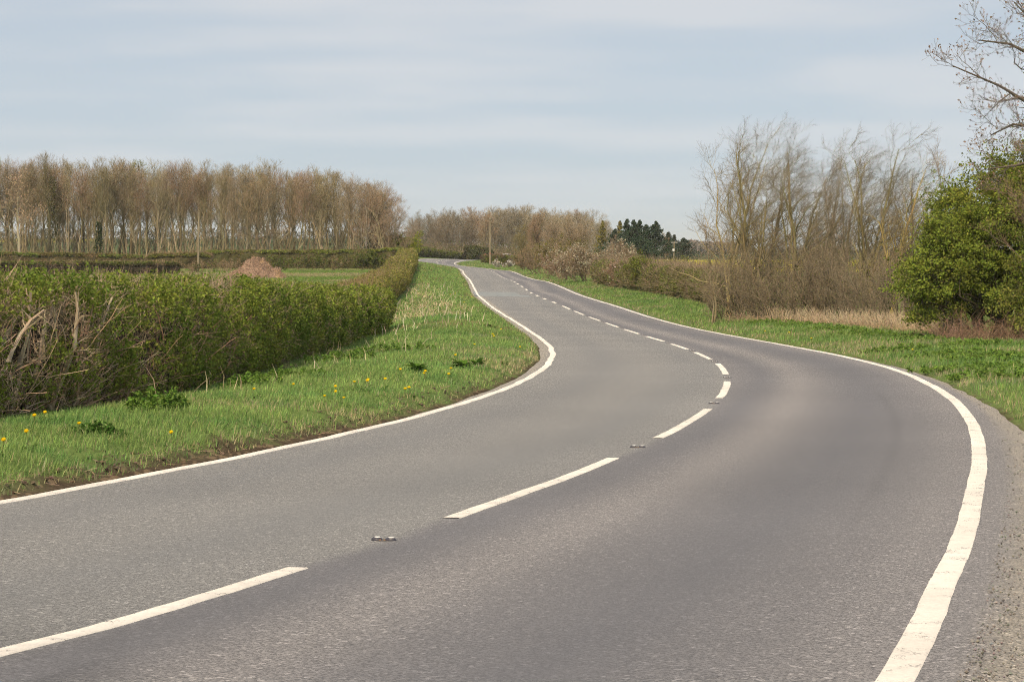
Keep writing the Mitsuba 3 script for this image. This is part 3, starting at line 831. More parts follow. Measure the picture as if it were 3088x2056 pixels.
def bush(name, label, x, y, w, h, leaf, count, rgb, seed, twigs=3000, twig_rgb=(0.22, 0.16, 0.11), leafy=1.0, hue=None, blossom=None, category='bush', group=None, stems=9, twig_r=None, depth=None, up=0.18, skirt=0.15):
    """A shrub of many stems: real branches, twigs and a scatter of leaves on them."""
    rng = np.random.default_rng(seed)
    z0 = float(H(x, y)) - 0.06
    key = thing(name, label, category, group)
    a = rng.random(stems) * 6.283
    rr = np.sqrt(rng.random(stems)) * w * 0.30
    foot = np.stack([rr * np.cos(a), rr * np.sin(a) * (depth or 0.8), 0 * a], -1)
    d = unit(np.stack([np.cos(a) * (0.25 + 0.75 * rr / (w * 0.30)) * w / h * 0.75, np.sin(a) * 0.6 * w / h, np.ones(stems)], -1) + 0.15 * rng.normal(size=(stems, 3)))
    ln = h * (0.7 + 0.3 * rng.random(stems))
    pts = [foot]
    for m in range(6):
        d = unit(d + 0.14 * rng.normal(size=d.shape) + [0, 0, 0.10])
        pts.append(pts[-1] + d * (ln / 6)[:, None])
    P = np.stack(pts, 1)
    r0 = max(0.018, h * 0.011)
    R = np.linspace(1, 0.35, 7)[None] * (r0 * (0.6 + 0.8 * rng.random((stems, 1))))
    st, tw = Mesh(), Mesh()
    off = np.array([x, y, z0])
    v, f = tubes(P, R, 5)
    st.add(v + off, f, shade(rng, len(v), np.asarray(twig_rgb) * 0.9, 0.12))
    Q, R1 = spawn(rng, P, R, 9, skirt, 1.0, 0.75, h * 0.42, 5, up * 0.7, 0.22, 0.5, 0.35, rmin=0.006)
    v, f = tubes(Q, R1, 4)
    st.add(v + off, f, shade(rng, len(v), twig_rgb, 0.14))
    k2 = max(2, int(twigs / (len(Q) * 4)))
    tr_ = twig_r or max(0.003, y * 0.00003)
    Q2, R2 = spawn(rng, Q, R1, k2, 0.12, 1.0, 0.75, h * 0.21, 3, up, 0.25, 0.6, 0.4, rmin=tr_)
    v, f = tubes(Q2, np.tile([tr_ * 1.2, tr_, tr_ * 0.5], (len(Q2), 1)), 3)
    tw.add(v + off, f, shade(rng, len(v), twig_rgb, 0.2))
    Q3, R3 = spawn(rng, Q2, R2, 3, 0.2, 1.0, 0.6, h * 0.10, 2, up, 0.2, 0.7, 0.4, rmin=tr_)
    v, f = cones(Q3[:, 0], Q3[:, -1], tr_)
    tw.add(v + off, f, shade(rng, len(v), twig_rgb, 0.22))
    put(part(key, 'stems', 'stuff'), st, 'bark_mat')
    put(part(key, 'twigs', 'stuff'), tw, 'bark_mat')
    if count:
        src = np.concatenate([Q2[:, 1], Q2[:, -1], Q3[:, -1]])
        P = src[rng.integers(0, len(src), count)] + rng.normal(size=(count, 3)) * h * 0.028
        cl = meshkit.fbm(P * 2.2 / max(h, 1) + seed, 3, seed)
        P = P[(rng.random(count) < np.clip((cl - 0.25) * 4, 0.1, 1)) & (P[:, 2] > 0.05)]
        c = shade(rng, len(P), rgb, 0.22) * (0.75 + 0.5 * meshkit.fbm(P / 0.8, 2, seed + 4))[:, None]
        if hue is not None:
            mv = sstep(0.42, 0.62, meshkit.fbm(P / (0.35 * h), 2, seed + 21))[:, None]
            c = c * (1 - mv) + shade(rng, len(P), hue, 0.2) * mv
        nr = unit(P - [0, 0, h * 0.4])
        v, f = leaves(rng, P + off, leaf * (0.6 + 0.8 * rng.random(len(P))), nr, 1.2)
        put(part(key, 'leaves', 'stuff'), Mesh().add(v, f, np.repeat(c, 4, 0)), 'leaf_mat')
    if blossom:
        nb, size, brgb, bz = blossom
        src = np.concatenate([Q2[:, -1], Q3[:, -1]])
        P = src[rng.integers(0, len(src), nb)] + rng.normal(size=(nb, 3)) * h * 0.02
        cl = meshkit.fbm(P * 2.0 + seed, 3, seed + 8)
        P = P[rng.random(nb) < np.clip((cl - 0.42) * 6, 0.03, 1)]
        v, f = leaves(rng, P + off, size * (0.6 + 0.8 * rng.random(len(P))), None, 1.2, 0.9)
        put(part(key, 'blossom', 'stuff'), Mesh().add(v, f, np.repeat(shade(rng, len(P), brgb, 0.12), 4, 0)), 'leaf_mat')
    return key


# ---- gappy shrubs along the field's far fence line, before the clipped hedge
shrub_rows = [(598, 250, 1.7, 1.3, 0, 'twiggy leafless shrub by the foot of the thin pale pole in the field'), (660, 262, 2.6, 1.5, 260, 'sparse brown shrub on the field edge between the thin pole and the dung heap'),
              (700, 258, 2.0, 1.75, 0, 'bare buff coloured cut shrub just left of the dung heap'), (845, 272, 2.6, 1.7, 1500, 'dark green shrub showing above the right shoulder of the dung heap'),
              (897, 276, 2.8, 1.75, 700, 'brownish open shrub, second to the right of the dung heap'), (945, 276, 1.8, 1.7, 1300, 'narrow green shrub in the field hedge line, third right of the heap'),
              (990, 278, 2.6, 1.75, 350, 'twiggy shrub with a few posts of bare stem, fourth right of the heap'), (1030, 280, 2.4, 1.7, 700, 'half bare shrub, fifth right of the heap'),
              (1080, 282, 3.0, 1.85, 2000, 'low green shrub with dark shade beneath it, sixth right of the heap'), (1135, 282, 4.4, 2.25, 4200, 'large dense green shrub at the right end of the field hedge line'),
              (1120, 290, 3.8, 2.75, 900, 'brown topped shrub rising above the clipped hedge before the crest')]
for k, (px, y, w, h, nl, lab) in enumerate(shrub_rows):
    bush('shrub', lab, PX(px, y), y, w, h, 0.17, nl, (0.115, 0.140, 0.034), 200 + k, twigs=1500, twig_rgb=(0.26, 0.19, 0.12) if nl < 1000 else (0.20, 0.15, 0.09), category='shrub', stems=8, twig_r=0.009)
for k, (px, w, h, nl) in enumerate([(560, 3, 1.3, 500), (500, 3, 1.35, 900), (430, 2.5, 1.2, 200)]):
    bush('shrub', ['thin low shrub in the field edge right of the far left clipped hedge', 'green low shrub joining the right end of the far left clipped hedge', 'pale cut shrub against the far left clipped hedge'][k],
         PX(px, 243), 243, w, h, 0.15, nl, (0.08, 0.10, 0.025), 230 + k, twigs=1200, twig_rgb=(0.28, 0.21, 0.14), category='shrub', stems=8, twig_r=0.008)

# ---- right side bushes
bush('bush', 'blackthorn bush flecked with cream blossom on the right verge', PX(1790, 184), 184, 5.6, 3.1, 0.10, 1800, (0.13, 0.12, 0.04), 60, 14000, (0.27, 0.20, 0.13), blossom=(9000, 0.10, (0.46, 0.42, 0.31), 0), stems=18, twig_r=0.007)
bush('bush', 'low pink brown thorn bush at the left foot of the blossoming blackthorn', PX(1715, 196), 196, 3.6, 2.4, 0.10, 900, (0.14, 0.115, 0.05), 61, 8000, (0.29, 0.20, 0.14), blossom=(1800, 0.10, (0.44, 0.38, 0.30), 0), stems=14, twig_r=0.007)
bush('bush', 'tawny leafless bush with white stem scars right of the blackthorn', PX(1915, 162), 162, 4.2, 2.1, 0.10, 700, (0.15, 0.12, 0.05), 62, 9000, (0.31, 0.21, 0.145), stems=16, twig_r=0.006, blossom=(500, 0.11, (0.62, 0.60, 0.55), 0))
bush('bush', 'rounded bright olive green bush in the right hand hedge', PX(1985, 148), 148, 3.4, 2.3, 0.085, 15000, (0.150, 0.180, 0.034), 63, 5000, (0.2, 0.15, 0.09), stems=14, twig_r=0.005)
bush('bush', 'dark green ivy clump at the foot of the tall trunks beside the far right verge', PX(1590, 292), 292, 2.6, 1.6, 0.16, 5000, (0.035, 0.062, 0.016), 64, 900, stems=8)
bush('bush', 'small blackthorn with white blossom between the wooden pole and the tall trunks', PX(1515, 330), 330, 3.6, 1.3, 0.15, 300, (0.12, 0.12, 0.05), 65, 2500, (0.27, 0.21, 0.16), blossom=(2600, 0.14, (0.66, 0.62, 0.56), 0), stems=10, twig_r=0.010)
bush('bush', 'yellow green sprouting bush before the pinkish leafless tree', PX(1690, 235), 235, 3.4, 3.6, 0.13, 3800, (0.135, 0.130, 0.022), 66, 5000, (0.25, 0.20, 0.11), stems=10, twig_r=0.009)
bush('bush', 'brown thicket bush between the tall trunks and the blackthorn', PX(1645, 255), 255, 5.0, 3.4, 0.14, 900, (0.12, 0.115, 0.04), 67, 7000, (0.26, 0.19, 0.12), stems=14, twig_r=0.009)
bush('bush', 'bright lime green bush at the right end of the wood', PX(1225, 322), 322, 3.4, 4.0, 0.24, 2600, (0.22, 0.25, 0.02), 68, 1500, (0.3, 0.3, 0.08), stems=9, twig_r=0.012)
bush('bush', 'very dark evergreen bush under the right end of the wood', PX(1190, 324), 324, 5.5, 3.9, 0.25, 6500, (0.045, 0.058, 0.014), 69, 1500, stems=12)

# ================================================================== trees
TOPS = {}                                # the real height of each tree model


def protos(n, seed, **kw):
    out = []
    for k in range(n):
        rng = np.random.default_rng(seed + k)
        tr, cr = bare_tree(rng, **kw)
        TOPS[len(TOPS)] = float(np.percentile(np.vstack(cr.v)[:, 2], 99.85))
        out.append((tr.ply('bark_mat', True), cr.ply('bark_mat'), len(TOPS) - 1))
    return out


# ---- the wood on the left
rng = np.random.default_rng(71)
TW, TG, TR = (0.285, 0.228, 0.155), (0.29, 0.245, 0.145), (0.305, 0.215, 0.148)
OLIVE, GREY = (0.215, 0.178, 0.10), (0.36, 0.31, 0.22)
wood = {
    'brown': protos(3, 500, h=13.0, r=0.19, trunk_rgb=OLIVE, twig_rgb=TW, clear=0.38, k1=22, k2=7, k3=6, k4=3, a1=0.55, l1=0.33, up=0.16, twig=0.0112, tip=(0.285, 0.225, 0.155)),
    'olive': protos(3, 520, h=12.5, r=0.17, trunk_rgb=(0.205, 0.178, 0.105), twig_rgb=TG, clear=0.34, k1=22, k2=7, k3=6, k4=3, a1=0.5, l1=0.30, up=0.2, twig=0.0112, tip=(0.29, 0.235, 0.13)),
    'russet': protos(2, 540, h=13.2, r=0.18, trunk_rgb=OLIVE, twig_rgb=TR, clear=0.40, k1=20, k2=7, k3=6, k4=3, a1=0.6, l1=0.35, up=0.12, twig=0.0112, tip=(0.31, 0.215, 0.15)),
    'twin': protos(2, 560, h=12.5, r=0.16, trunk_rgb=GREY, twig_rgb=TG, clear=0.26, k1=16, k2=6, k3=6, k4=3, a1=0.45, l1=0.32, up=0.18, twig=0.0112, stems=2, spread=0.10),
}
wood_words = {'brown': 'tall brown tree of the left hand wood', 'olive': 'slender olive brown tree of the left hand wood', 'russet': 'russet tipped tree of the left hand wood',
              'twin': 'pale twin stemmed tree of the left hand wood'}
kinds = ['brown', 'olive', 'brown', 'olive', 'olive', 'brown', 'twin', 'russet', 'olive', 'twin']
tops = lambda px: np.interp(px, [-80, 0, 160, 400, 640, 860, 1000, 1100, 1180, 1240], [478, 484, 472, 490, 486, 492, 505, 525, 565, 600])   # skyline of the wood
for row, (y, n, sc) in enumerate(((318, 36, 0.96), (327, 34, 1.0), (337, 26, 1.02))):
    for k in range(n):
        px = -90 + (1262 - 14 * row) * (k + 0.2 + 0.6 * rng.random()) / n
        yy = y + rng.normal() * 2.0
        kind = kinds[int(rng.integers(len(kinds)))]
        pr = wood[kind][int(rng.integers(len(wood[kind])))]
        x = PX(px, yy)
        if to_road(np.array(x), np.array(yy))[1] > -4.6:
            continue
        z = float(H(x, yy))
        want = (HORIZON - tops(px) - rng.random() * 38 + 14 - 4 * row) / F_PX * yy - z
        sc_ = want / TOPS[pr[2]]
        where = ['front row', 'second row', 'rearmost row'][row] + ', ' + ['at the left end', 'left of centre', 'just left of the middle', 'just right of the middle', 'right of centre', 'near the right end'][int(np.clip((px + 20) / 205, 0, 5))]
        plant('tree', pr[:2], x, yy, wood_words[kind] + ', ' + where, 'tree', f'{kind} trees of the left hand wood', scale=sc_ * (0.97 + 0.06 * rng.random()) * 1.0, rot=float(rng.random() * 360))


def single(name, label, px, y, top, h, category='tree', seed=1, sink=0.1, **kw):
    """One tree of its own; top: the row of the photograph that its crown reaches."""
    rng = np.random.default_rng(seed)
    tr, cr = bare_tree(rng, h=h, **kw)
    x = PX(px, y)
    z = float(H(x, y))
    s = ((HORIZON - top) / F_PX * y - z) / float(np.percentile(np.vstack(cr.v)[:, 2], 99.85))
    return plant(name, (tr.ply('bark_mat', True), cr.ply('bark_mat')), x, y, label, category, scale=s)


single('tree', 'spreading tree at the left end of the wood still holding pale withered leaves', 62, 308, 508, 11, seed=11, r=0.26, trunk_rgb=GREY, twig_rgb=(0.27, 0.2, 0.14), clear=0.36, k1=13, k2=7, k3=6, k4=2, a1=0.95,
       l1=0.42, up=0.08, twig=0.010, round_=True, wob=0.24, bud=(0.20, (0.40, 0.29, 0.19)), budn=1500)
single('tree', 'oak with a dark leaning limb inside the wood behind the dung heap', 782, 312, 515, 11.5, seed=12, r=0.24, trunk_rgb=(0.14, 0.115, 0.075), twig_rgb=(0.28, 0.205, 0.13), clear=0.33, k1=16, k2=8, k3=7, k4=3, a1=0.9, l1=0.40,
       up=0.1, twig=0.0095, round_=True, wob=0.22, tip=(0.33, 0.24, 0.15))
single('tree', 'pale barked tree at the right end of the wood with low spreading branches', 1103, 316, 540, 11, seed=13, r=0.20, trunk_rgb=(0.36, 0.32, 0.25), twig_rgb=(0.29, 0.21, 0.14), clear=0.14, k1=26, k2=8, k3=7, k4=3, a1=0.85, l1=0.42,
       up=0.1, twig=0.0095, round_=True, tip=(0.35, 0.23, 0.15))
single('tree', 'broad pinkish brown tree closing the right end of the wood', 1165, 320, 565, 10.5, seed=14, r=0.18, trunk_rgb=OLIVE, twig_rgb=(0.30, 0.215, 0.145), clear=0.10, k1=28, k2=8, k3=7, k4=3, a1=0.8, l1=0.42, up=0.12,
       twig=0.0095, round_=True, tip=(0.35, 0.24, 0.16))
for k, (px, top, w) in enumerate(((360, 480, 0.8), (425, 478, 0.8), (990, 520, 0.9))):
    single('tree', ['feathery green tipped larch left of centre in the wood', 'second green tipped larch, right of the first, in the wood', 'small bright green larch near the right end of the wood'][k], px, 330, top, 13, seed=30 + k, r=0.15,
           trunk_rgb=OLIVE, twig_rgb=(0.20, 0.20, 0.07), clear=0.5, k1=26, k2=6, k3=5, k4=2, a1=1.1, l1=0.16, up=0.05, twig=0.010, bud=(0.15, (0.19, 0.20, 0.06)), budn=600)

single('tree', 'round brown tree at the right shoulder of the wood above the dense shrub', 1140, 322, 545, 10.5, seed=15, r=0.18, trunk_rgb=OLIVE, twig_rgb=(0.275, 0.215, 0.15), clear=0.08, k1=28, k2=8, k3=7, k4=3, a1=0.85, l1=0.46, up=0.12,
       twig=0.011, round_=True, tip=(0.31, 0.23, 0.16))
single('tree', 'low rounded tree sweeping down at the very right end of the wood', 1192, 316, 596, 8.5, seed=16, r=0.16, trunk_rgb=OLIVE, twig_rgb=(0.28, 0.21, 0.145), clear=0.06, k1=28, k2=8, k3=7, k4=3, a1=0.95, l1=0.50, up=0.10,
       twig=0.010, round_=True, tip=(0.32, 0.23, 0.16))


# ivy-clad trunks
def ivy_tree(label, px, y, top, seed, h0, h1, rad, rgb=(0.04, 0.06, 0.02)):
    key = single('tree', label, px, y, top, 12.5, seed=seed, r=0.19, trunk_rgb=(0.13, 0.12, 0.07), twig_rgb=(0.20, 0.17, 0.095), clear=0.4, k1=16, k2=6, k3=6, k4=3, a1=0.5, l1=0.26, up=0.2, twig=0.009)
    rng = np.random.default_rng(seed)
    n = 800
    x = PX(px, y)
    z = h0 + (h1 - h0) * rng.random(n)
    a = rng.random(n) * 6.283
    rr = rad * (0.5 + 0.7 * meshkit.noise(np.stack([np.cos(a), np.sin(a), z * 0.9], -1), seed)) * np.sqrt(rng.random(n)) * (1 - 0.5 * (z - h0) / (h1 - h0))
    P = np.stack([x + rr * np.cos(a), y + rr * np.sin(a), float(H(x, y)) + z], -1)
    v, f = leaves(rng, P, 0.22 * (0.6 + 0.8 * rng.random(n)), None, 1.0, 0.8)
    put(part(key, 'ivy', 'stuff'), Mesh().add(v, f, np.repeat(shade(rng, n, rgb, 0.25), 4, 0)), 'leaf_mat')


ivy_tree('dark ivy clad tree in the middle of the left half of the wood', 300, 314, 500, 81, 0.3, 6.0, 0.9)
ivy_tree('tall dark ivy covered tree that tops the wood near its left end', 160, 316, 458, 82, 3.5, 12.0, 1.1, (0.11, 0.105, 0.042))

# ---- the round headed wood beyond the far bend
rng = np.random.default_rng(73)
cen = {
    'grey': protos(3, 600, h=10.5, r=0.22, trunk_rgb=(0.20, 0.165, 0.115), twig_rgb=(0.235, 0.20, 0.142), clear=0.05, k1=24, k2=8, k3=7, k4=4, a1=0.85, l1=0.58, up=0.10, twig=0.019, round_=True, tip=(0.25, 0.212, 0.15)),
    'buff': protos(3, 620, h=10.5, r=0.20, trunk_rgb=(0.24, 0.20, 0.12), twig_rgb=(0.295, 0.248, 0.16), clear=0.05, k1=24, k2=8, k3=7, k4=4, a1=0.8, l1=0.56, up=0.12, twig=0.019, round_=True, tip=(0.315, 0.265, 0.175)),
    'red': protos(2, 640, h=10.5, r=0.20, trunk_rgb=(0.22, 0.17, 0.12), twig_rgb=(0.29, 0.21, 0.15), clear=0.10, k1=24, k2=8, k3=7, k4=4, a1=0.7, l1=0.50, up=0.15, twig=0.019, round_=True, tip=(0.28, 0.215, 0.15)),
}
cen_words = {'grey': 'grey brown tree of the wood beyond the far bend', 'buff': 'buff tree of the wood beyond the far bend', 'red': 'reddish tree of the wood beyond the far bend'}
front = [(1268, 640, 'grey'), (1345, 637, 'grey'), (1410, 650, 'grey'), (1290, 655, 'red'), (1480, 650, 'red'), (1540, 645, 'buff'), (1575, 660, 'buff')]
cont = lambda px: np.interp(px, [1225, 1260, 1320, 1400, 1440, 1480, 1530, 1620, 1680, 1760, 1800, 1830, 1850], [655, 642, 634, 622, 636, 628, 624, 620, 632, 634, 645, 660, 675])
for row, (y, n) in enumerate(((528, 11), (545, 12), (562, 12))):
    for k in range(n):
        px = 1236 + 600 * (k + 0.25 + 0.5 * rng.random()) / n
        kind = ('grey' if px < 1420 else 'buff') if rng.random() < 0.7 else ('red' if rng.random() < 0.6 else 'grey')
        pr = cen[kind][int(rng.integers(len(cen[kind])))]
        yy = y + rng.normal() * 3
        x = PX(px, yy)
        z = float(H(x, yy))
        where = ['front row', 'middle row', 'back row'][row] + ', ' + ['left end', 'left of the pole', 'behind the pole', 'right of the pole', 'right end'][int(np.clip((px - 1236) / 120, 0, 4))]
        plant('tree', pr[:2], x, yy, cen_words[kind] + ', ' + where, 'tree', f'{kind} trees of the wood beyond the far bend', scale=((HORIZON - cont(px) + 8 - rng.random() * 28 + (4 if row == 2 else 0)) / F_PX * yy - z) / TOPS[pr[2]], rot=float(rng.random() * 360))
single('tree', 'large dark grey round headed tree rising behind the far bend', 1345, 515, 634, 10, seed=91, r=0.3, trunk_rgb=(0.13, 0.105, 0.075), twig_rgb=(0.215, 0.17, 0.12), clear=0.12, k1=30, k2=9, k3=8, k4=3, a1=0.95, l1=0.52, up=0.08,
       twig=0.013, round_=True, wob=0.2)
single('tree', 'flat topped orange brown tree with dark limbs behind the wooden pole', 1464, 520, 630, 11, seed=92, r=0.22, trunk_rgb=(0.10, 0.08, 0.06), twig_rgb=(0.31, 0.21, 0.13), clear=0.5, k1=14, k2=9, k3=8, k4=3, a1=1.0, l1=0.36, up=0.12,
       twig=0.012, round_=True, wob=0.2)
single('tree', 'reddish topped tree with several tall pale trunks beside the far right verge', 1612, 288, 634, 8.5, seed=93, r=0.17, trunk_rgb=(0.23, 0.19, 0.10), twig_rgb=(0.25, 0.185, 0.125), clear=0.3, k1=16, k2=7, k3=6, k4=3, a1=0.5, l1=0.34, up=0.22,
       twig=0.0085, stems=5, spread=0.10, tip=(0.29, 0.195, 0.135))
single('tree', 'olive stemmed tree leaning left beside the tall trunks on the far right verge', 1578, 296, 672, 6.5, seed=94, r=0.13, trunk_rgb=(0.20, 0.175, 0.08), twig_rgb=(0.22, 0.185, 0.09), clear=0.12, k1=18, k2=7, k3=6, k4=3, a1=0.8, l1=0.46, up=0.15,
       twig=0.0085, stems=3, spread=0.16)
single('tree', 'wide pinkish brown leafless tree with yellow lichened limbs right of the tall trunks', 1738, 262, 642, 8.0, seed=95, r=0.17, trunk_rgb=(0.27, 0.21, 0.085), twig_rgb=(0.30, 0.235, 0.165), clear=0.08, k1=20, k2=8, k3=7, k4=3, a1=0.75, l1=0.38,
       up=0.14, twig=0.0085, stems=5, spread=0.22, round_=True, tip=(0.32, 0.25, 0.175))
single('tree', 'second pinkish leafless tree between the tall trunks and the lichened one', 1668, 268, 652, 7.6, seed=96, r=0.15, trunk_rgb=(0.25, 0.20, 0.10), twig_rgb=(0.275, 0.215, 0.15), clear=0.10, k1=20, k2=8, k3=7, k4=3, a1=0.7, l1=0.46,
       up=0.14, twig=0.0085, stems=4, spread=0.22, round_=True, tip=(0.31, 0.235, 0.165))
single('tree', 'thin grey leafless thorn standing before the dark conifers', 1872, 240, 705, 4.2, seed=97, r=0.07, trunk_rgb=(0.22, 0.18, 0.13), twig_rgb=(0.27, 0.20, 0.145), clear=0.1, k1=14, k2=6, k3=6, k4=2, a1=0.75, l1=0.5, up=0.1,
       twig=0.0075, stems=4, spread=0.3)


# ---- conifers
def conifer(label, px, y, top, w, rgb, seed, n=5200, ragged=0.38, base=785):
    rng = np.random.default_rng(seed)
    x = PX(px, y)
    z0 = float(H(x, y)) - 0.1
    h = (HORIZON - top) / F_PX * y - z0
    key = thing('conifer', label, 'conifer', None)
    P, R = trunk_line(rng, h * 0.98, 0.22, lean=(0.02, 0), wob=0.006)
    v, f = tubes(P + [x, y, z0], R, 6)
    put(part(key, 'trunk'), Mesh().add(v, f, shade(rng, len(v), (0.12, 0.09, 0.06), 0.1)), 'bark_mat')
    k = 150
    t = rng.random(k)**0.85 * 0.95 + 0.03
    az = rng.random(k) * 6.283
    prof = np.clip((1.0 - t)**1.05, 0.015, 1)
    ln = w * 1.15 * prof * (1 - ragged + 2 * ragged * rng.random(k)) * (1 + 0.35 * (meshkit.noise(np.stack([np.cos(az), np.sin(az), t * 5], -1), seed) - 0.5))
    base_p = np.stack([x + 0 * t, y + 0 * t, z0 + t * h], -1)
    rise = 0.25 + 0.55 * t
    d = unit(np.stack([np.cos(az), np.sin(az), rise], -1))
    B = base_p + d * ln[:, None] + [0.25, 0, 0] * (t**2)[:, None]
    bm = Mesh()
    v, f = cones(base_p, B, 0.035)
    bm.add(v, f, np.repeat(shade(rng, k, (0.11, 0.085, 0.055), 0.15), 4, 0))
    put(part(key, 'branches', 'stuff'), bm, 'bark_mat')
    i = rng.integers(0, k, n)
    q = rng.random(n)**0.55
    C = base_p[i] * (1 - q[:, None]) + B[i] * q[:, None] + rng.normal(size=(n, 3)) * np.array([0.16, 0.16, 0.12]) * (0.30 + ln[i][:, None] * 0.36)
    dirs = unit(d[i] + 0.7 * rng.normal(size=(n, 3)) + [0, 0, 0.15])
    v, f = leaves(rng, C, 0.36 * (0.5 + 0.8 * rng.random(n)), None, 1.0, 0.42, bias=dirs * 1.2)
    tone = (0.7 + 0.6 * rng.random(k))[i][:, None]
    put(part(key, 'foliage', 'stuff'), Mesh().add(v, f, np.repeat(shade(rng, n, rgb, 0.2) * tone, 4, 0)), 'leaf_mat')


DG, YG = (0.046, 0.078, 0.046), (0.21, 0.185, 0.04)
for k, (px, y, top, w, rgb, n, lab) in enumerate([
        (1815, 470, 664, 2.2, YG, 2500, 'golden yellow conifer left of the dark conifer clump'), (1866, 472, 664, 2.6, YG, 2500, 'golden conifer tip showing between the dark conifers'),
        (1852, 455, 690, 3.4, DG, 5000, 'leftmost and lowest dark conifer of the clump'), (1888, 460, 660, 3.2, DG, 5500, 'pointed dark conifer, second of the clump from the left'),
        (1908, 452, 663, 4.0, DG, 7000, 'broad dark conifer, third of the clump from the left'), (1926, 458, 662, 3.6, DG, 6500, 'dark conifer with a crooked top in the middle of the clump'),
        (1945, 455, 677, 3.8, DG, 6500, 'dark conifer, second of the clump from the right'), (1975, 452, 667, 4.2, DG, 7500, 'tall dark conifer at the right end of the dense clump'),
        (1925, 446, 714, 5.0, DG, 6000, 'low dark conifer skirting the front of the clump'), (2013, 490, 698, 3.0, (0.055, 0.065, 0.042), 2200, 'thin dark conifer left of the transformer pole'),
        (2030, 495, 708, 3.2, (0.055, 0.066, 0.042), 2200, 'thin dark conifer directly behind the transformer pole'), (2058, 480, 718, 4.2, (0.045, 0.068, 0.042), 3400, 'ragged dark conifer right of the transformer pole')]):
    conifer(lab, px, y, top, w, rgb, 700 + k, n)
single('tree', 'bare reddish tree between the dark conifer clump and the transformer pole', 2006, 485, 712, 6, seed=98, r=0.10, trunk_rgb=(0.18, 0.13, 0.09), twig_rgb=(0.24, 0.165, 0.11), clear=0.1, k1=20, k2=7, k3=6, k4=2, a1=0.5, l1=0.36, up=0.2, twig=0.012)
single('tree', 'pale leafless tree showing over the right shoulder of the dark conifers', 2000, 540, 692, 7, seed=99, r=0.12, trunk_rgb=(0.3, 0.25, 0.18), twig_rgb=(0.36, 0.28, 0.2), clear=0.2, k1=16, k2=7, k3=6, k4=2, a1=0.7, l1=0.36, up=0.1, twig=0.012, round_=True)

# ---- the wind combed scrub on the right
scrub = [(2200, 100, 350, 9.0, 0.07, 'yellow lichened bare tree with one high forked leader, leftmost of the scrub', 0.02, 5), (2265, 97, 360, 9.0, 0.085, 'bare tree with the tallest leader on the left of the scrub', 0.05, 6),
         (2300, 103, 430, 8.2, 0.075, 'bare bushy tree between the two tall leaders of the scrub', 0.06, 5), (2390, 96, 372, 8.8, 0.09, 'bare tree with combed twigs, second tall one of the scrub', 0.13, 6),
         (2470, 100, 430, 8.0, 0.075, 'grey bare tree in the middle of the scrub', 0.08, 5), (2540, 98, 440, 8.0, 0.075, 'pale barked bare tree right of the middle of the scrub', 0.09, 5),
         (2605, 95, 368, 8.8, 0.085, 'bare tree with combed twigs, third tall one of the scrub', 0.12, 6), (2690, 93, 440, 8.0, 0.08, 'bare tree with yellow bark touching the green hawthorn', 0.10, 5),
         (2740, 104, 455, 8.0, 0.08, 'dark bare tree half behind the left side of the green hawthorn', 0.06, 5)]
for k, (px, y, top, h, r, lab, drift, st) in enumerate(scrub):
    tone = [(0.30, 0.25, 0.12), (0.24, 0.205, 0.10), (0.22, 0.18, 0.12), (0.20, 0.17, 0.085), (0.27, 0.235, 0.17), (0.33, 0.28, 0.20), (0.22, 0.19, 0.09), (0.34, 0.27, 0.10), (0.15, 0.125, 0.09)][k]
    single('tree', lab, px, y, top, h, seed=120 + k, r=r * 1.5, trunk_rgb=tuple(np.array(tone) * 1.2), twig_rgb=(0.19, 0.155, 0.105), clear=0.20, k1=12, k2=6, k3=5, k4=2, a1=0.70, l1=0.38, up=0.07, drift=(drift * 1.3, 0, 0), twig=0.0046, stems=max(3, st - 1), spread=0.19,
           lean=(0.05, 0), tip=(0.18, 0.15, 0.105), wob=0.19)
single('tree', 'small crooked sapling at the left tip of the scrub with a broken dark base', 2150, 92, 640, 4.2, seed=140, r=0.055, trunk_rgb=(0.26, 0.21, 0.13), twig_rgb=(0.25, 0.19, 0.13), clear=0.25, k1=9, k2=5, k3=5, k4=2, a1=0.6, l1=0.42, up=0.08,
       drift=(0.03, 0, 0), twig=0.0035, stems=2, spread=0.12, wob=0.2)
single('tree', 'dead forked pale sapling standing above the left of the green hawthorn', 2850, 72, 395, 7.6, seed=141, r=0.06, trunk_rgb=(0.30, 0.25, 0.19), twig_rgb=(0.30, 0.24, 0.18), clear=0.55, k1=6, k2=4, k3=3, k4=0, a1=0.35, l1=0.30, up=0.1, twig=0.006, wob=0.06)
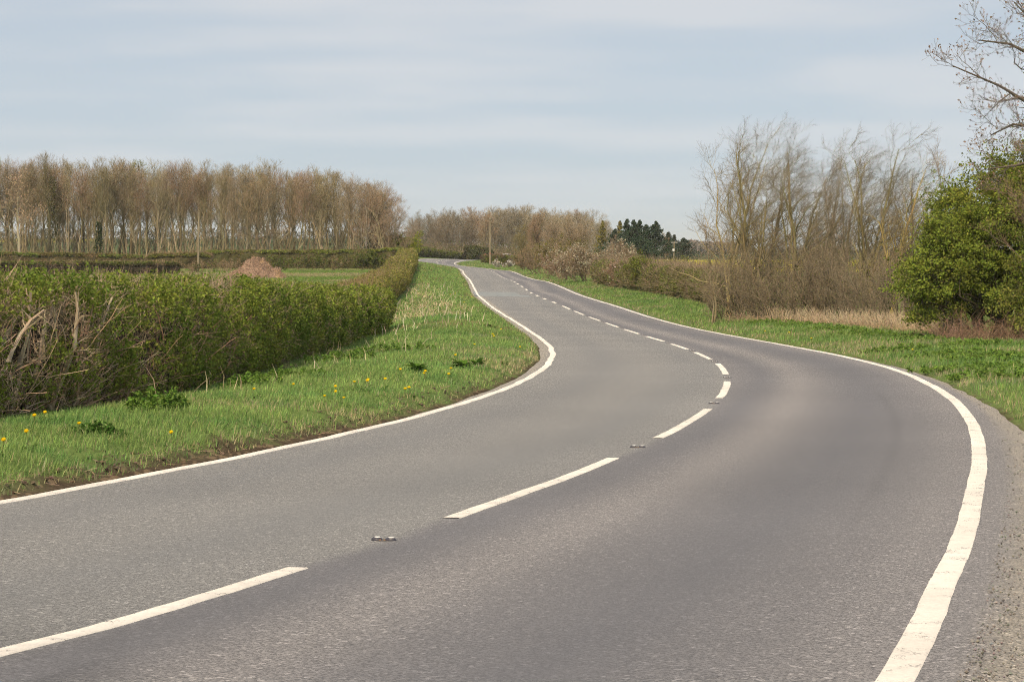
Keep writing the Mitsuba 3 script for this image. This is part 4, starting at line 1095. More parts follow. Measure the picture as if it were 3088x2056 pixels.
# undergrowth of bare brambles and blackthorn shoots in front of and below these trees
thickets = [(2190, 97, 1.9, 1.5, 'leftmost brown bramble thicket at the foot of the scrub'), (2255, 96, 2.0, 2.6, 'brown thorn thicket, second from the left at the foot of the scrub'),
            (2310, 94, 2.0, 1.7, 'low brown thorn thicket, third from the left at the scrub edge'), (2375, 93, 2.4, 3.0, 'dense brown thorn thicket, fourth from the left at the scrub edge'),
            (2440, 92, 2.0, 2.0, 'brown thorn thicket in the middle of the scrub edge'), (2500, 92, 2.4, 3.3, 'tall brown thorn thicket right of the middle of the scrub edge'),
            (2560, 90, 2.2, 2.2, 'reddish brown thorn thicket before the third tall bare tree'), (2625, 88, 2.4, 3.0, 'brown thorn thicket, second from the right at the scrub edge'),
            (2700, 86, 2.6, 2.4, 'rightmost brown thorn thicket next to the green hawthorn'), (2420, 104, 3.4, 3.4, 'tall brown thicket behind the middle of the scrub'),
            (2590, 102, 3.6, 3.7, 'tall brown thicket behind the right of the scrub'), (2270, 106, 3.0, 3.0, 'tall brown thicket behind the left of the scrub'),
            (2510, 108, 3.6, 3.9, 'tallest brown thicket deep in the middle of the scrub'), (2755, 96, 3.6, 5.0, 'tall dark thicket behind the left side of the hawthorn')]
for k, (px, y, w, h, lab) in enumerate(thickets):
    bush('thicket', lab, PX(px, y), y, w, h, 0.05, 500, (0.14, 0.15, 0.04), 150 + k, twigs=3000 if h < 4 else 2600, twig_rgb=(0.21, 0.17, 0.115) if h < 4 else (0.19, 0.16, 0.11), category='thicket', stems=15, twig_r=0.0042, up=0.22, skirt=0.05)


# ---- the hawthorn in full young leaf at the right
def leafy_tree(label, x, y, h, w, dep, seed, n_leaf, leaf, rgb, hue, k=120, name='hawthorn', base_h=0.9, trunks=5, z=None):
    rng = np.random.default_rng(seed)
    z0 = (float(H(x, y)) if z is None else z) - 0.08
    off = np.array([x, y, z0])
    key = thing(name, label, 'tree')
    st = Mesh()
    a = np.linspace(0, 6.283, trunks, endpoint=False) + rng.random(trunks)
    pts = [np.stack([0.25 * np.cos(a), 0.25 * np.sin(a), 0 * a], -1)]
    d = unit(np.stack([np.cos(a) * 0.8 * w / h, np.sin(a) * 0.8 * dep / h, 0.75 + 0 * a], -1))
    for m in range(7):
        d = unit(d + 0.16 * rng.normal(size=d.shape) + [0, 0, 0.10])
        pts.append(pts[-1] + d * (h * 0.62 / 7))
    P = np.stack(pts, 1)
    R = np.linspace(0.11, 0.035, 8)[None].repeat(trunks, 0)
    v, f = tubes(P, R, 7)
    st.add(v + off, f, shade(rng, len(v), (0.11, 0.095, 0.07), 0.12))
    Q, R1 = spawn(rng, P, R, 16, 0.15, 1.0, 0.9, h * 0.40, 6, 0.03, 0.2, 0.5, 0.3, rmin=0.008)
    v, f = tubes(Q, R1, 5)
    st.add(v + off, f, shade(rng, len(v), (0.13, 0.11, 0.075), 0.12))
    put(part(key, 'trunk'), st, 'bark_mat', True)
    # spray clumps: flattish tiers on an uneven egg
    tt = rng.random(k)
    az = rng.random(k) * 6.283
    el = np.arcsin(np.clip(-0.45 + 1.45 * rng.random(k), -1, 1))
    rad = 0.62 + 0.40 * rng.random(k)**0.5
    cx = np.cos(az) * np.cos(el) * rad * w / 2
    cy = np.sin(az) * np.cos(el) * rad * dep / 2
    cz = base_h + (h - base_h) * (0.38 + 0.60 * np.sin(el) * rad)
    C = np.stack([cx, cy, np.maximum(cz, base_h * 0.6)], -1)
    C += (meshkit.noise(C * 0.7 + seed, seed)[:, None] - 0.5) * [0.9, 0.6, 0.5]
    nearest = Q[:, -1]
    tw = Mesh()
    j = cKDTree(Q.reshape(-1, 3)).query(C)[1]
    src = Q.reshape(-1, 3)[j]
    v, f = tubes(np.stack([src, (src + C) / 2 + 0.1 * rng.normal(size=C.shape), C], 1), np.tile([0.014, 0.009, 0.004], (k, 1)), 4)
    tw.add(v + off, f, shade(rng, len(v), (0.13, 0.11, 0.075), 0.12))
    sz = (0.34 + 0.34 * rng.random(k)) * (w / 6.5)
    m = 26
    dd = unit(rng.normal(size=(k * m, 3)) * [1, 1, 0.55] + np.repeat(unit(C - [0, 0, h * 0.45]), m, 0) * 0.8)
    A = np.repeat(C, m, 0) - dd * 0.05
    B = A + dd * (np.repeat(sz, m) * (0.5 + 0.8 * rng.random(k * m)))[:, None] * 1.5
    v, f = cones(A + off, B + off, 0.0035)
    tw.add(v, f, np.repeat(shade(rng, k * m, (0.15, 0.125, 0.075), 0.2), 4, 0))
    put(part(key, 'twigs', 'stuff'), tw, 'bark_mat')
    i = rng.integers(0, k * m, n_leaf)
    q = rng.random(n_leaf)**0.6
    L = A[i] * (1 - q[:, None]) + B[i] * q[:, None] + rng.normal(size=(n_leaf, 3)) * [0.07, 0.07, 0.045]
    g = i // m
    tone = (0.75 + 0.5 * rng.random(k))[g][:, None]
    c = shade(rng, n_leaf, rgb, 0.2) * tone
    mv = (rng.random(k) < 0.3)[g][:, None]
    c = np.where(mv, shade(rng, n_leaf, hue, 0.2) * tone, c)
    v, f = leaves(rng, L + off, leaf * (0.55 + 0.8 * rng.random(n_leaf)), unit(L - [0, 0, h * 0.4]) * 0.5 + [0, 0, 0.4], 0.9)
    put(part(key, 'leaves', 'stuff'), Mesh().add(v, f, np.repeat(c, 4, 0)), 'leaf_mat')
    return key


leafy_tree('big dense hawthorn in bright young leaf at the right edge of the verge', 16.1, 70, 5.7, 7.4, 5.5, 160, 130000, 0.085, (0.205, 0.250, 0.043), (0.24, 0.265, 0.05), 280, base_h=0.3)
leafy_tree('lower hawthorn spreading left from the big one over the dead grass', 13.65, 68.5, 4.0, 4.4, 4.0, 161, 60000, 0.08, (0.195, 0.245, 0.043), (0.225, 0.255, 0.048), 170, base_h=0.2)
leafy_tree('dark leafed hawthorn low at the right edge with reddish bare twigs', 16.2, 64, 4.2, 5.0, 4.0, 162, 56000, 0.075, (0.175, 0.225, 0.04), (0.21, 0.225, 0.055), 170, base_h=0.15)

# ---- the budding tree that leans in at the top right
rng = np.random.default_rng(170)
key = thing('tree', 'tall budding tree whose grey branches reach in over the hawthorn from the right edge', 'tree')
tx, ty = 19.45, 66.0
tz = float(H(tx, ty)) - 0.1
tr, cr = Mesh(), Mesh()
P = np.array([[[0, 0, 0], [0.1, 0, 2], [0.0, 0, 4], [-0.15, 0, 6], [-0.2, 0.1, 8], [-0.1, 0.2, 10.5], [0, 0.2, 13]]], float)
R = np.array([[0.34, 0.28, 0.25, 0.22, 0.18, 0.13, 0.05]])
v, f = tubes(P, R, 10)
tr.add(v, f, shade(rng, len(v), (0.14, 0.12, 0.09), 0.08))
limbs = np.array([[(-0.1, 0, 4.6), (-2.4, -0.1, 6.3), (-4.0, -0.2, 6.85), (-5.3, -0.2, 6.8), (-6.0, -0.3, 7.2), (-7.3, -0.3, 7.75)],
                  [(-0.15, 0, 5.3), (-2.0, 0.2, 6.8), (-3.6, 0.3, 7.4), (-5.0, 0.2, 8.07), (-5.6, 0.3, 8.4), (-6.5, 0.2, 8.5)],
                  [(-0.1, 0, 3.6), (-1.6, -0.3, 4.6), (-3.4, -0.5, 5.3), (-4.6, -0.6, 5.3), (-5.6, -0.7, 5.0), (-6.4, -0.8, 4.9)],
                  [(0, 0, 6.4), (-1.6, -0.2, 7.6), (-3.2, -0.3, 8.0), (-4.6, -0.3, 8.5), (-5.1, -0.2, 9.0), (-5.6, -0.2, 9.5)],
                  [(0, 0, 4.4), (-1.5, 0.4, 5.3), (-3.0, 0.6, 5.9), (-4.4, 0.7, 6.1), (-5.4, 0.8, 6.2), (-6.0, 0.9, 5.9)],
                  [(0, 0, 7.2), (0.9, 0.3, 8.5), (1.8, 0.4, 9.6), (2.6, 0.4, 10.4), (3.3, 0.5, 11.2), (3.9, 0.5, 11.8)]], float)
LR = np.linspace(0.105, 0.016, 6)[None].repeat(6, 0)
v, f = tubes(limbs, LR, 7)
tr.add(v, f, shade(rng, len(v), (0.125, 0.105, 0.082), 0.1))
Q1, R1 = spawn(rng, limbs, LR, 9, 0.15, 1.0, 0.75, 1.8, 7, 0.06, 0.30, 0.5, 0.3, rmin=0.008)
v, f = tubes(Q1, R1, 5)
tr.add(v, f, shade(rng, len(v), (0.135, 0.112, 0.09), 0.12))
Q2, R2 = spawn(rng, Q1, R1, 8, 0.12, 1.0, 0.75, 0.85, 5, 0.12, 0.28, 0.55, 0.4, rmin=0.006)
v, f = tubes(Q2, R2, 4)
cr.add(v, f, shade(rng, len(v), (0.155, 0.128, 0.105), 0.15))
Q3, R3 = spawn(rng, Q2, R2, 5, 0.2, 1.0, 0.7, 0.34, 3, 0.25, 0.25, 0.6, 0.6, rmin=0.0045)
v, f = tubes(Q3, R3, 3)
cr.add(v, f, shade(rng, len(v), (0.23, 0.18, 0.145), 0.15))
w = T().translate([tx, ty, tz])
scene[f'{key}__trunk'] = {**tr.ply('bark_mat', True), 'to_world': w}
scene[f'{key}__crown'] = {**cr.ply('bark_mat'), 'to_world': w}
b = Q3[:, -1]
pick = rng.random(len(b)) < 0.9
v, f = leaves(rng, b[pick], 0.055 + 0.05 * rng.random(pick.sum()), None, 1, 0.6, bias=unit(Q3[pick, -1] - Q3[pick, 0]) * 1.5)
scene[f'{key}__buds'] = {**Mesh().add(v, f, np.repeat(shade(rng, int(pick.sum()), (0.30, 0.215, 0.165), 0.25), 4, 0)).ply('leaf_mat'), 'to_world': w}
labels[f'{key}__buds'] = {'kind': 'stuff'}
single('tree', 'russet budded young tree crowding the top of the hawthorn at the right edge', 3120, 64, 440, 7.5, seed=171, r=0.11, trunk_rgb=(0.17, 0.14, 0.10), twig_rgb=(0.22, 0.16, 0.11), clear=0.35, k1=14, k2=7, k3=6, k4=2, a1=0.8, l1=0.40, up=0.1,
       twig=0.0045, round_=True, bud=(0.07, (0.20, 0.13, 0.065)), budn=5000)

# undergrowth on the floor of the wood: saplings and brush that nobody could count
def brush(label, xs, ys, hgt, rgb, seed, name='undergrowth', r=0.012, leafy=None, lean=0.25):
    rng = np.random.default_rng(seed)
    n = len(xs)
    A = np.stack([xs, ys, H(xs, ys) - 0.05], -1)
    P = [A]
    d = unit(rng.normal(size=(n, 3)) * lean + [0, 0, 1])
    ln = hgt * (0.4 + 0.8 * rng.random(n))
    for m in range(3):
        d = unit(d + 0.16 * rng.normal(size=(n, 3)))
        P.append(P[-1] + d * (ln / 3)[:, None])
    P = np.stack(P, 1)
    R = np.tile([r, r * 0.8, r * 0.6, r * 0.25], (n, 1))
    M = Mesh()
    v, f = tubes(P, R, 3)
    M.add(v, f, np.repeat(shade(rng, n, rgb, 0.25), 12, 0))
    Q, R1 = spawn(rng, P, R, 8, 0.2, 1.0, 0.6, float(hgt) * 0.32, 2, 0.1, 0.2, 0.6, 0.4, rmin=r * 0.5)
    v, f = cones(Q[:, 0], Q[:, -1], r * 0.6)
    M.add(v, f, np.repeat(shade(rng, len(Q), np.asarray(rgb) * 1.1, 0.25), 4, 0))
    key = thing(name, label, name.replace('_', ' '), None, 'stuff')
    put(key, M, 'bark_mat')
    if leafy:
        k, size, c = leafy
        src = np.concatenate([Q[:, -1], P[:, 2]])
        L = src[rng.integers(0, len(src), k)] + rng.normal(size=(k, 3)) * 0.1
        v, f = leaves(rng, L, size * (0.6 + 0.8 * rng.random(k)), None, 1, 0.8)
        put(part(key, 'leaves', 'stuff'), Mesh().add(v, f, np.repeat(shade(rng, k, c, 0.25), 4, 0)), 'leaf_mat')
    return key


rng = np.random.default_rng(301)
n = 2400
yy = 311 + 30 * rng.random(n)
px = -100 + 1290 * rng.random(n)
ok = to_road(PX(px, yy), yy)[1] < -5
brush('brown and green undergrowth of saplings on the floor of the left hand wood', PX(px, yy)[ok], yy[ok], 1.7, (0.23, 0.185, 0.12), 302, leafy=(11000, 0.22, (0.085, 0.105, 0.03)))
n = 480
yy = 312 + 28 * rng.random(n)
px = -90 + 1270 * rng.random(n)
ok = to_road(PX(px, yy), yy)[1] < -6
brush('slim bare poles of young trees crowded between the larger trunks of the left hand wood', PX(px, yy)[ok], yy[ok], 8.5, (0.27, 0.225, 0.14), 303, name='sapling_thicket', r=0.05, lean=0.06)
n = 2600
yy = 500 + 30 * rng.random(n)
px = 1235 + 560 * rng.random(n)
brush('brown undergrowth at the foot of the wood beyond the far bend', PX(px, yy), yy, 3.2, (0.22, 0.17, 0.115), 304, r=0.02, leafy=(5000, 0.3, (0.09, 0.10, 0.03)))
# dead bracken, grass stalks and litter along the foot of the scrub on the right
n = 3400
t = rng.random(n)**0.6
px = 2180 + 720 * t
yy = np.interp(px, [2180, 2400, 2700, 2900], [97, 90.5, 79, 70]) + 2.0 * (rng.random(n) - 0.25)
x = PX(px, yy)


def stalks(label, name, x, y, h, rgb, seed, w=0.004, lean=0.5, cat=None, droop=0.0):
    rng = np.random.default_rng(seed)
    n = len(x)
    A = np.stack([x, y, H(x, y)], -1)
    d = unit(rng.normal(size=(n, 3)) * [lean, lean, lean * 0.4] + [0.05, 0, 1])
    d[:, 2] = np.abs(d[:, 2])
    ln = h * (0.45 + 0.8 * rng.random(n))
    B = A + d * ln[:, None] * 0.6
    d2 = unit(d + rng.normal(size=(n, 3)) * 0.3 + [0, 0, -droop])
    C = B + d2 * (ln * 0.4)[:, None]
    C[:, 2] = np.maximum(C[:, 2], A[:, 2] + 0.01)
    v, f = tubes(np.stack([A, B, C], 1), np.tile([w, w * 0.8, w * 0.3], (n, 1)), 3)
    key = thing(name, label, cat or name.replace('_', ' '), None, 'stuff')
    put(key, Mesh().add(v, f, np.repeat(shade(rng, n, rgb, 0.22), 9, 0)), 'bark_mat')
    return key


stalks('pale tan dead grass and bracken stalks along the foot of the scrub', 'dead_stalks', x, yy, 0.60, (0.43, 0.345, 0.235), 305, 0.006, 0.42, 'dead stalks', 0.2)
n = 1700
px = 2190 + 800 * rng.random(n)
yy = np.interp(px, [2180, 2400, 2700, 2990], [95.5, 89.5, 78, 66]) + 2.4 * (rng.random(n) - 0.5)
stalks('flattened reddish brown bracken litter between the right verge and the scrub', 'bracken_litter', PX(px, yy), yy, 0.36, (0.36, 0.26, 0.17), 306, 0.007, 1.3, 'bracken', 0.6)
n = 700
px = 2830 + 330 * rng.random(n)
yy = 62.5 + 4.5 * rng.random(n)
stalks('dark bramble stems in the shade under the hawthorns', 'bramble_stems', PX(px, yy), yy, 0.9, (0.20, 0.13, 0.09), 307, 0.006, 0.9, 'brambles', 0.5)

# ------------------------------------------------------------------ grass
def grass(label, s, e, side, h, w, rgb, tipc, seed, name='grass', bend=0.5, limit=None):
    rng = np.random.default_rng(seed)
    d = np.where(side < 0, -edge_l(s) - e, edge_r(s) + e)
    p = on_road(s, d)
    x, y = p[:, 0], p[:, 1]
    z = verge_point(s, np.minimum(e, 5.0), side)[:, 2] if limit is None else H(x, y)
    z = np.where(e > 5, H(x, y), z) - 0.006
    n = len(x)
    A = np.stack([x, y, z], -1)
    patch = meshkit.fbm(np.stack([x / 0.7, y / 0.7, 0 * x], -1), 3, seed)
    tall = (0.55 + 0.9 * patch) * (0.55 + 0.8 * rng.random(n)) * h * sstep(-0.25, 0.55, e + 0.2) * 1.0
    az = rng.random(n) * 6.283
    lean = bend * (0.2 + rng.random(n))
    dr_ = np.stack([np.cos(az) * lean + 0.12, np.sin(az) * lean, np.ones(n)], -1)
    dr_ = unit(dr_)
    sd = unit(np.stack([-np.sin(az + rng.normal(size=n) * 0.8), np.cos(az), 0 * az], -1)) * (w * (0.6 + 0.8 * rng.random(n)))[:, None]
    Mid = A + dr_ * (tall * 0.55)[:, None]
    tipd = unit(dr_ + np.stack([np.cos(az) * lean, np.sin(az) * lean, -0.25 * lean], -1) * 0.9)
    Tip = Mid + tipd * (tall * 0.5)[:, None]
    V = np.stack([A - sd * 0.5, A + sd * 0.5, Mid - sd * 0.4, Mid + sd * 0.4, Tip], 1)
    k = np.arange(n)[:, None] * 5
    F = np.concatenate([k + [0, 1, 3], k + [0, 3, 2], k + [2, 3, 4]])
    tone = 0.72 + 0.56 * meshkit.fbm(np.stack([x / 1.5, y / 1.5, 0 * x + 9], -1), 3, seed + 2)
    dry = (sstep(0.56, 0.74, meshkit.fbm(np.stack([x / 2.2, y / 3.0, 0 * x + 4], -1), 3, seed + 5)) * 0.55 + 0.06 + 0.35 * sstep(0.5, 0.1, e))
    c = np.where((rng.random(n) < dry)[:, None], shade(rng, n, tipc, 0.2), shade(rng, n, rgb, 0.2) * tone[:, None])
    lush = sstep(0.55, 0.7, meshkit.fbm(np.stack([x / 0.9, y / 0.9, 0 * x + 14], -1), 2, seed + 7))[:, None]
    c = c * (1 - 0.3 * lush * np.array([1.0, 0.55, 0.6]))
    key = thing(name, label, 'grass', None, 'stuff')
    put(key, Mesh().add(V.reshape(-1, 3), F, np.repeat(c, 5, 0)), 'grass_mat')


rng = np.random.default_rng(310)


def sample_verge(n, sa, sb, ea, eb, power=1.6, near=12.0):
    """Stations thinning out with distance."""
    t = rng.random(n)
    a, b = (sa + near)**(1 - power), (sb + near)**(1 - power)
    s = (a + (b - a) * t)**(1 / (1 - power)) - near
    return s, ea + (eb - ea) * rng.random(n)


G1, D1 = (0.262, 0.378, 0.118), (0.46, 0.41, 0.23)
s, e = sample_verge(240000, -3, 62, 0.04, 5.6, 1.7)
keep = rng.random(len(s)) < sstep(-0.12, 0.22, e - 0.10 * sstep(24, 8, s) + 0.26 * nz(s, e * 2, 0.7, 90))
s, e = s[keep], e[keep]
sc_ = np.interp(s, [0, 20, 60], [1, 1.5, 3.0])
grass('short green grass of the left verge with dry blades along its edge', s, e, -1, 0.078 * (1 + 0.12 * (sc_ - 1)), 0.0055 * sc_, G1, D1, 311)
s, e = sample_verge(90000, 55, 350, 0.08, 6.5, 2.0)
sc_ = np.interp(s, [55, 120, 300], [3.0, 6, 14])
grass('farther grass of the left verge running up to the crest', s, e, -1, 0.13 * (1 + 0.05 * (sc_ - 3)), 0.0055 * sc_, G1, (0.34, 0.28, 0.15), 312)
s, e = sample_verge(170000, 2, 110, 0.05, 8.5, 1.6)
sc_ = np.interp(s, [0, 20, 60, 110], [1, 1.5, 3.0, 5.5])
grass('green grass of the right verge below the scrub', s, e, 1, 0.10 * (1 + 0.10 * (sc_ - 1)), 0.0055 * sc_, (0.238, 0.345, 0.103), (0.44, 0.38, 0.22), 313)
s, e = sample_verge(50000, 100, 380, 0.08, 6.0, 2.0)
sc_ = np.interp(s, [100, 180, 380], [5, 8, 16])
grass('distant grass of the right verge before the bushes', s, e, 1, 0.15, 0.0055 * sc_, (0.238, 0.345, 0.103), (0.40, 0.35, 0.20), 314)
# dry pale tufts on the left verge beyond the end of the near hedge
n = 1000
cl = rng.integers(0, 16, n)
cs_ = np.array([74, 80, 86, 92, 97, 104, 111, 118, 126, 136, 95, 102, 88, 150, 84, 78])[cl]
ce_ = np.array([3.6, 2.4, 3.0, 3.8, 2.2, 3.0, 2.4, 2.9, 3.3, 3.0, 3.0, 3.6, 1.6, 3.2, 3.9, 3.3])[cl]
ss_ = cs_ + rng.normal(size=n) * 2.4
ee_ = np.clip(ce_ + rng.normal(size=n) * 0.45, 0.5, 4.6)
pp = on_road(ss_, -edge_l(ss_) - ee_)
stalks('straw pale dry grass tufts on the left verge beyond the near hedge', 'dry_grass', pp[:, 0], pp[:, 1], 0.36, (0.56, 0.45, 0.29), 315, 0.008, 0.75, 'dry grass', 0.5)
n = 150
ss_ = 56 + 95 * rng.random(n)**1.3
ee_ = 1.2 + 3.4 * rng.random(n)
pp = on_road(ss_, -edge_l(ss_) - ee_)
stalks('pale upright dead hollow stems scattered over the left verge', 'dead_stalks', pp[:, 0], pp[:, 1], 0.42, (0.62, 0.55, 0.42), 316, 0.010, 0.22, 'dead stems')
n = 60
ss_ = 16 + 34 * rng.random(n)
ee_ = 2.5 + 2.4 * rng.random(n)
pp = on_road(ss_, -edge_l(ss_) - ee_)
stalks('few straw coloured dead stems in the grass before the near hedge', 'dead_stalks', pp[:, 0], pp[:, 1], 0.40, (0.55, 0.46, 0.33), 317, 0.0055, 0.55, 'dead stems')
# straw litter on the bare earth edge
n = 380
ss_, _ = sample_verge(n, -3, 50, 0, 1)
ee_ = 0.02 + 0.34 * rng.random(n)
pp = verge_point(ss_, ee_, -1)
a = rng.random(n) * 6.283
ln = 0.04 + 0.12 * rng.random(n)
q_ = np.stack([np.cos(a), np.sin(a), 0.15 * rng.normal(size=n)], -1) * ln[:, None]
v, f = tubes(np.stack([pp + [0, 0, 0.012], pp + q_ + [0, 0, 0.016]], 1), np.full((n, 2), 0.0022), 3)
put(thing('straw_litter', 'bits of straw and twig on the bare earth edge of the left verge', 'straw', None, 'stuff'), Mesh().add(v, f, np.repeat(shade(rng, n, (0.33, 0.25, 0.16), 0.3), 6, 0)), 'bark_mat')
# clods of earth along the broken edge
n = 1500
ss_, _ = sample_verge(n, -3, 34, 0, 1, 1.7)
ee_ = 0.06 + 0.34 * rng.random(n)**0.8
pp = verge_point(ss_, ee_, -1)
ico = __import__('trimesh').creation.icosphere(subdivisions=1)
sz = 0.006 + 0.020 * rng.random(n)**2.5
V = np.asarray(ico.vertices)[None] * sz[:, None, None] * (0.65 + 0.7 * rng.random((n, len(ico.vertices), 1))) * [1, 1, 0.7] + pp[:, None]
put(thing('earth_clods', 'crumbled clods of dark earth along the edge of the left verge', 'earth', None, 'stuff'),
    Mesh().add(V.reshape(-1, 3), (np.arange(n)[:, None, None] * len(ico.vertices) + np.asarray(ico.faces)).reshape(-1, 3), np.repeat(shade(rng, n, (0.115, 0.088, 0.062), 0.3), len(ico.vertices), 0)), 'bark_mat')
# rough pasture in the field behind the near hedge
n = 42000
yy = 1 / (1 / 290 + (1 / 95 - 1 / 290) * rng.random(n))
px = 420 + 780 * rng.random(n)
xx = PX(px, yy)
ok = to_road(xx, yy)[1] < -9.5
xx, yy = xx[ok], yy[ok]
n = len(xx)
P = np.stack([xx, yy, H(xx, yy) + 0.05], -1)
ax = unit(rng.normal(size=(n, 3)) * 0.55 + [0, 0, 1])
pale = sstep(0.50, 0.68, meshkit.fbm(np.stack([xx / 9, yy / 16, 0 * xx], -1), 3, 91))[:, None]
c = shade(rng, n, (0.20, 0.30, 0.075), 0.2) * (1 - pale) + shade(rng, n, (0.42, 0.37, 0.21), 0.2) * pale
v, f = leaves(rng, P, 0.22 * (0.5 + rng.random(n)), np.array([[0, -1.0, 0]]), 0.8, 0.22, bias=ax * 2)
put(thing('pasture', 'rough green and straw coloured pasture behind the near hedge', 'grass', None, 'stuff'), Mesh().add(v, f, np.repeat(c, 4, 0)), 'grass_mat')
# loose grit on the outer edge of the bend
n = 2600
ss_, _ = sample_verge(n, -6, 40, 0, 1, 1.8, 9)
dd_ = np.interp(ss_, SS, WR) + 0.20 + np.abs(rng.normal(size=n)) * 0.16
pp = road_top(ss_, dd_)
pp[:, 2] = np.maximum(pp[:, 2], np.where(dd_ > edge_r(ss_), H(pp[:, 0], pp[:, 1]), pp[:, 2])) + 0.002
oct_v = np.array([[1, 0, 0], [-1, 0, 0], [0, 1, 0], [0, -1, 0], [0, 0, 1], [0, 0, -1]], float)
oct_f = np.array([[0, 2, 4], [2, 1, 4], [1, 3, 4], [3, 0, 4], [2, 0, 5], [1, 2, 5], [3, 1, 5], [0, 3, 5]])
sz = 0.0025 + 0.0055 * rng.random(n)**2
V = oct_v[None] * sz[:, None, None] * (0.7 + 0.6 * rng.random((n, 6, 1))) + pp[:, None]
put(thing('grit', 'loose grit and small stones along the outer edge of the bend', 'grit', None, 'stuff'), Mesh().add(V.reshape(-1, 3), (np.arange(n)[:, None, None] * 6 + oct_f).reshape(-1, 3), np.repeat(shade(rng, n, (0.20, 0.19, 0.17), 0.25), 6, 0)), 'bark_mat')


# ------------------------------------------------------------------ single plants of the verge
def ground_at(px, row, y0, y1):
    """The spot on the ground that stands in this direction, between y0 and y1 metres away."""
    yy = np.linspace(y0, y1, 600)
    xx = PX(px, yy)
    s, d = to_road(xx, yy)
    z = H(xx, yy)
    r = HORIZON - z / yy * F_PX
    i = int(np.argmin(np.abs(r - row)))
    return float(xx[i]), float(yy[i]), float(z[i])


def ribbon_leaf(rng, az, ln, w, rise, droop, n=5, fold=0.2):
    t = np.linspace(0, 1, n)
    r = ln * t
    z = rise * ln * t - droop * ln * t**2
    c = np.stack([np.cos(az) * r, np.sin(az) * r, z], -1)
    sd = np.array([-math.sin(az), math.cos(az), 0])
    ww = w * np.sin(np.pi * (0.12 + 0.88 * t))**0.7
    ww[-1] = 0.002
    L, R = c + sd * ww[:, None] / 2 + [0, 0, 1] * (fold * ww)[:, None], c - sd * ww[:, None] / 2 + [0, 0, 1] * (fold * ww)[:, None]
    v = np.stack([L, c, R], 1).reshape(-1, 3)
    return v, np.vstack([grid_faces(n, 3)[:, [0, 1, 2]], grid_faces(n, 3)[:, [0, 2, 3]]])


def leaf_rosette(rng, n, ln, w, rise, droop, rgb, jit=0.3):
    M = Mesh()
    for k in range(n):
        v, f = ribbon_leaf(rng, 6.283 * k / n + rng.normal() * 0.3, ln * (0.65 + 0.6 * rng.random()), w * (0.7 + 0.6 * rng.random()), rise * (0.6 + 0.8 * rng.random()), droop * (0.5 + rng.random()))
        M.add(v, f, shade(rng, 1, rgb, 0.2))
    return M


# dandelions
dn = []
for k in range(4):
    r2 = np.random.default_rng(900 + k)
    head = Mesh()
    nl = 70
    a = np.arange(nl) * 2.39996
    rr = np.sqrt((np.arange(nl) + 0.5) / nl)
    for q0, l0, el in ((0.35, 1.0, 0.9), (0.8, 1.0, 0.35)):
        v0 = np.zeros((nl, 4, 3))
        d = np.stack([np.cos(a), np.sin(a), 0 * a], -1)
        sd = np.stack([-np.sin(a), np.cos(a), 0 * a], -1)
        base_ = d * (rr * 0.010)[:, None]
        up = unit(d * rr[:, None] * 1.3 + [0, 0, 1.15 - 0.55 * q0])
        v0[:, 0], v0[:, 1] = base_ - sd * 0.0012, base_ + sd * 0.0012
        v0[:, 2], v0[:, 3] = base_ + up * 0.017 + sd * 0.0018, base_ + up * 0.017 - sd * 0.0018
        f0 = np.arange(nl)[:, None] * 4
        head.add(v0.reshape(-1, 3), np.concatenate([f0 + [0, 1, 2], f0 + [0, 2, 3]]), np.repeat(shade(r2, nl, (0.84, 0.66, 0.02), 0.06), 4, 0))
    cup = dome(0.014, 0.014, 0.013, 10, 4)
    head.add(cup[0], cup[1], (0.82, 0.64, 0.02))
    stem = Mesh()
    hgt = 0.10 + 0.05 * r2.random()
    bend = r2.normal(size=2) * 0.02
    v, f = tubes(np.array([[[0, 0, 0], [bend[0] * 0.4, bend[1] * 0.4, hgt * 0.5], [bend[0], bend[1], hgt]]]), np.full((1, 3), 0.0028), 5)
    stem.add(v, f, (0.16, 0.17, 0.06))
    lv = leaf_rosette(r2, 7, 0.13, 0.028, 0.55, 0.35, (0.055, 0.105, 0.018))
    dn.append((head.ply('leaf_mat'), stem.ply('bark_mat'), lv.ply('leaf_mat'), (bend[0], bend[1], hgt)))
Z5 = lambda x, y: (x * 0.55202, 780 + y * 0.55202)
near_d = [Z5(*q) for q in [(235, 888), (186, 928), (428, 955), (152, 1028), (935, 993), (8, 1068), (1772, 786), (1826, 780), (1881, 790), (1832, 744), (2012, 690), (2000, 713), (1934, 702), (2098, 698), (2205, 744), (2242, 750), (1384, 746), (2318, 650), (2193, 633), (1594, 735)]]
near_d += [(1000 + x * 0.552, 900 + y * 0.552) for x, y in [(506, 433), (636, 441), (650, 410), (678, 338), (783, 261), (884, 210), (893, 216), (930, 183), (1030, 276)]]
near_d += [(800 + x * 0.3397, 500 + y * 0.3397) for x, y in [(1750, 1168), (1826, 1165), (1765, 1213), (1640, 1003), (1690, 1055)]]
near_d += [(2300 + x * 0.3346, 900 + y * 0.3346) for x, y in [(230, 317), (448, 386), (25, 299), (1352, 497)]]
rng = np.random.default_rng(320)
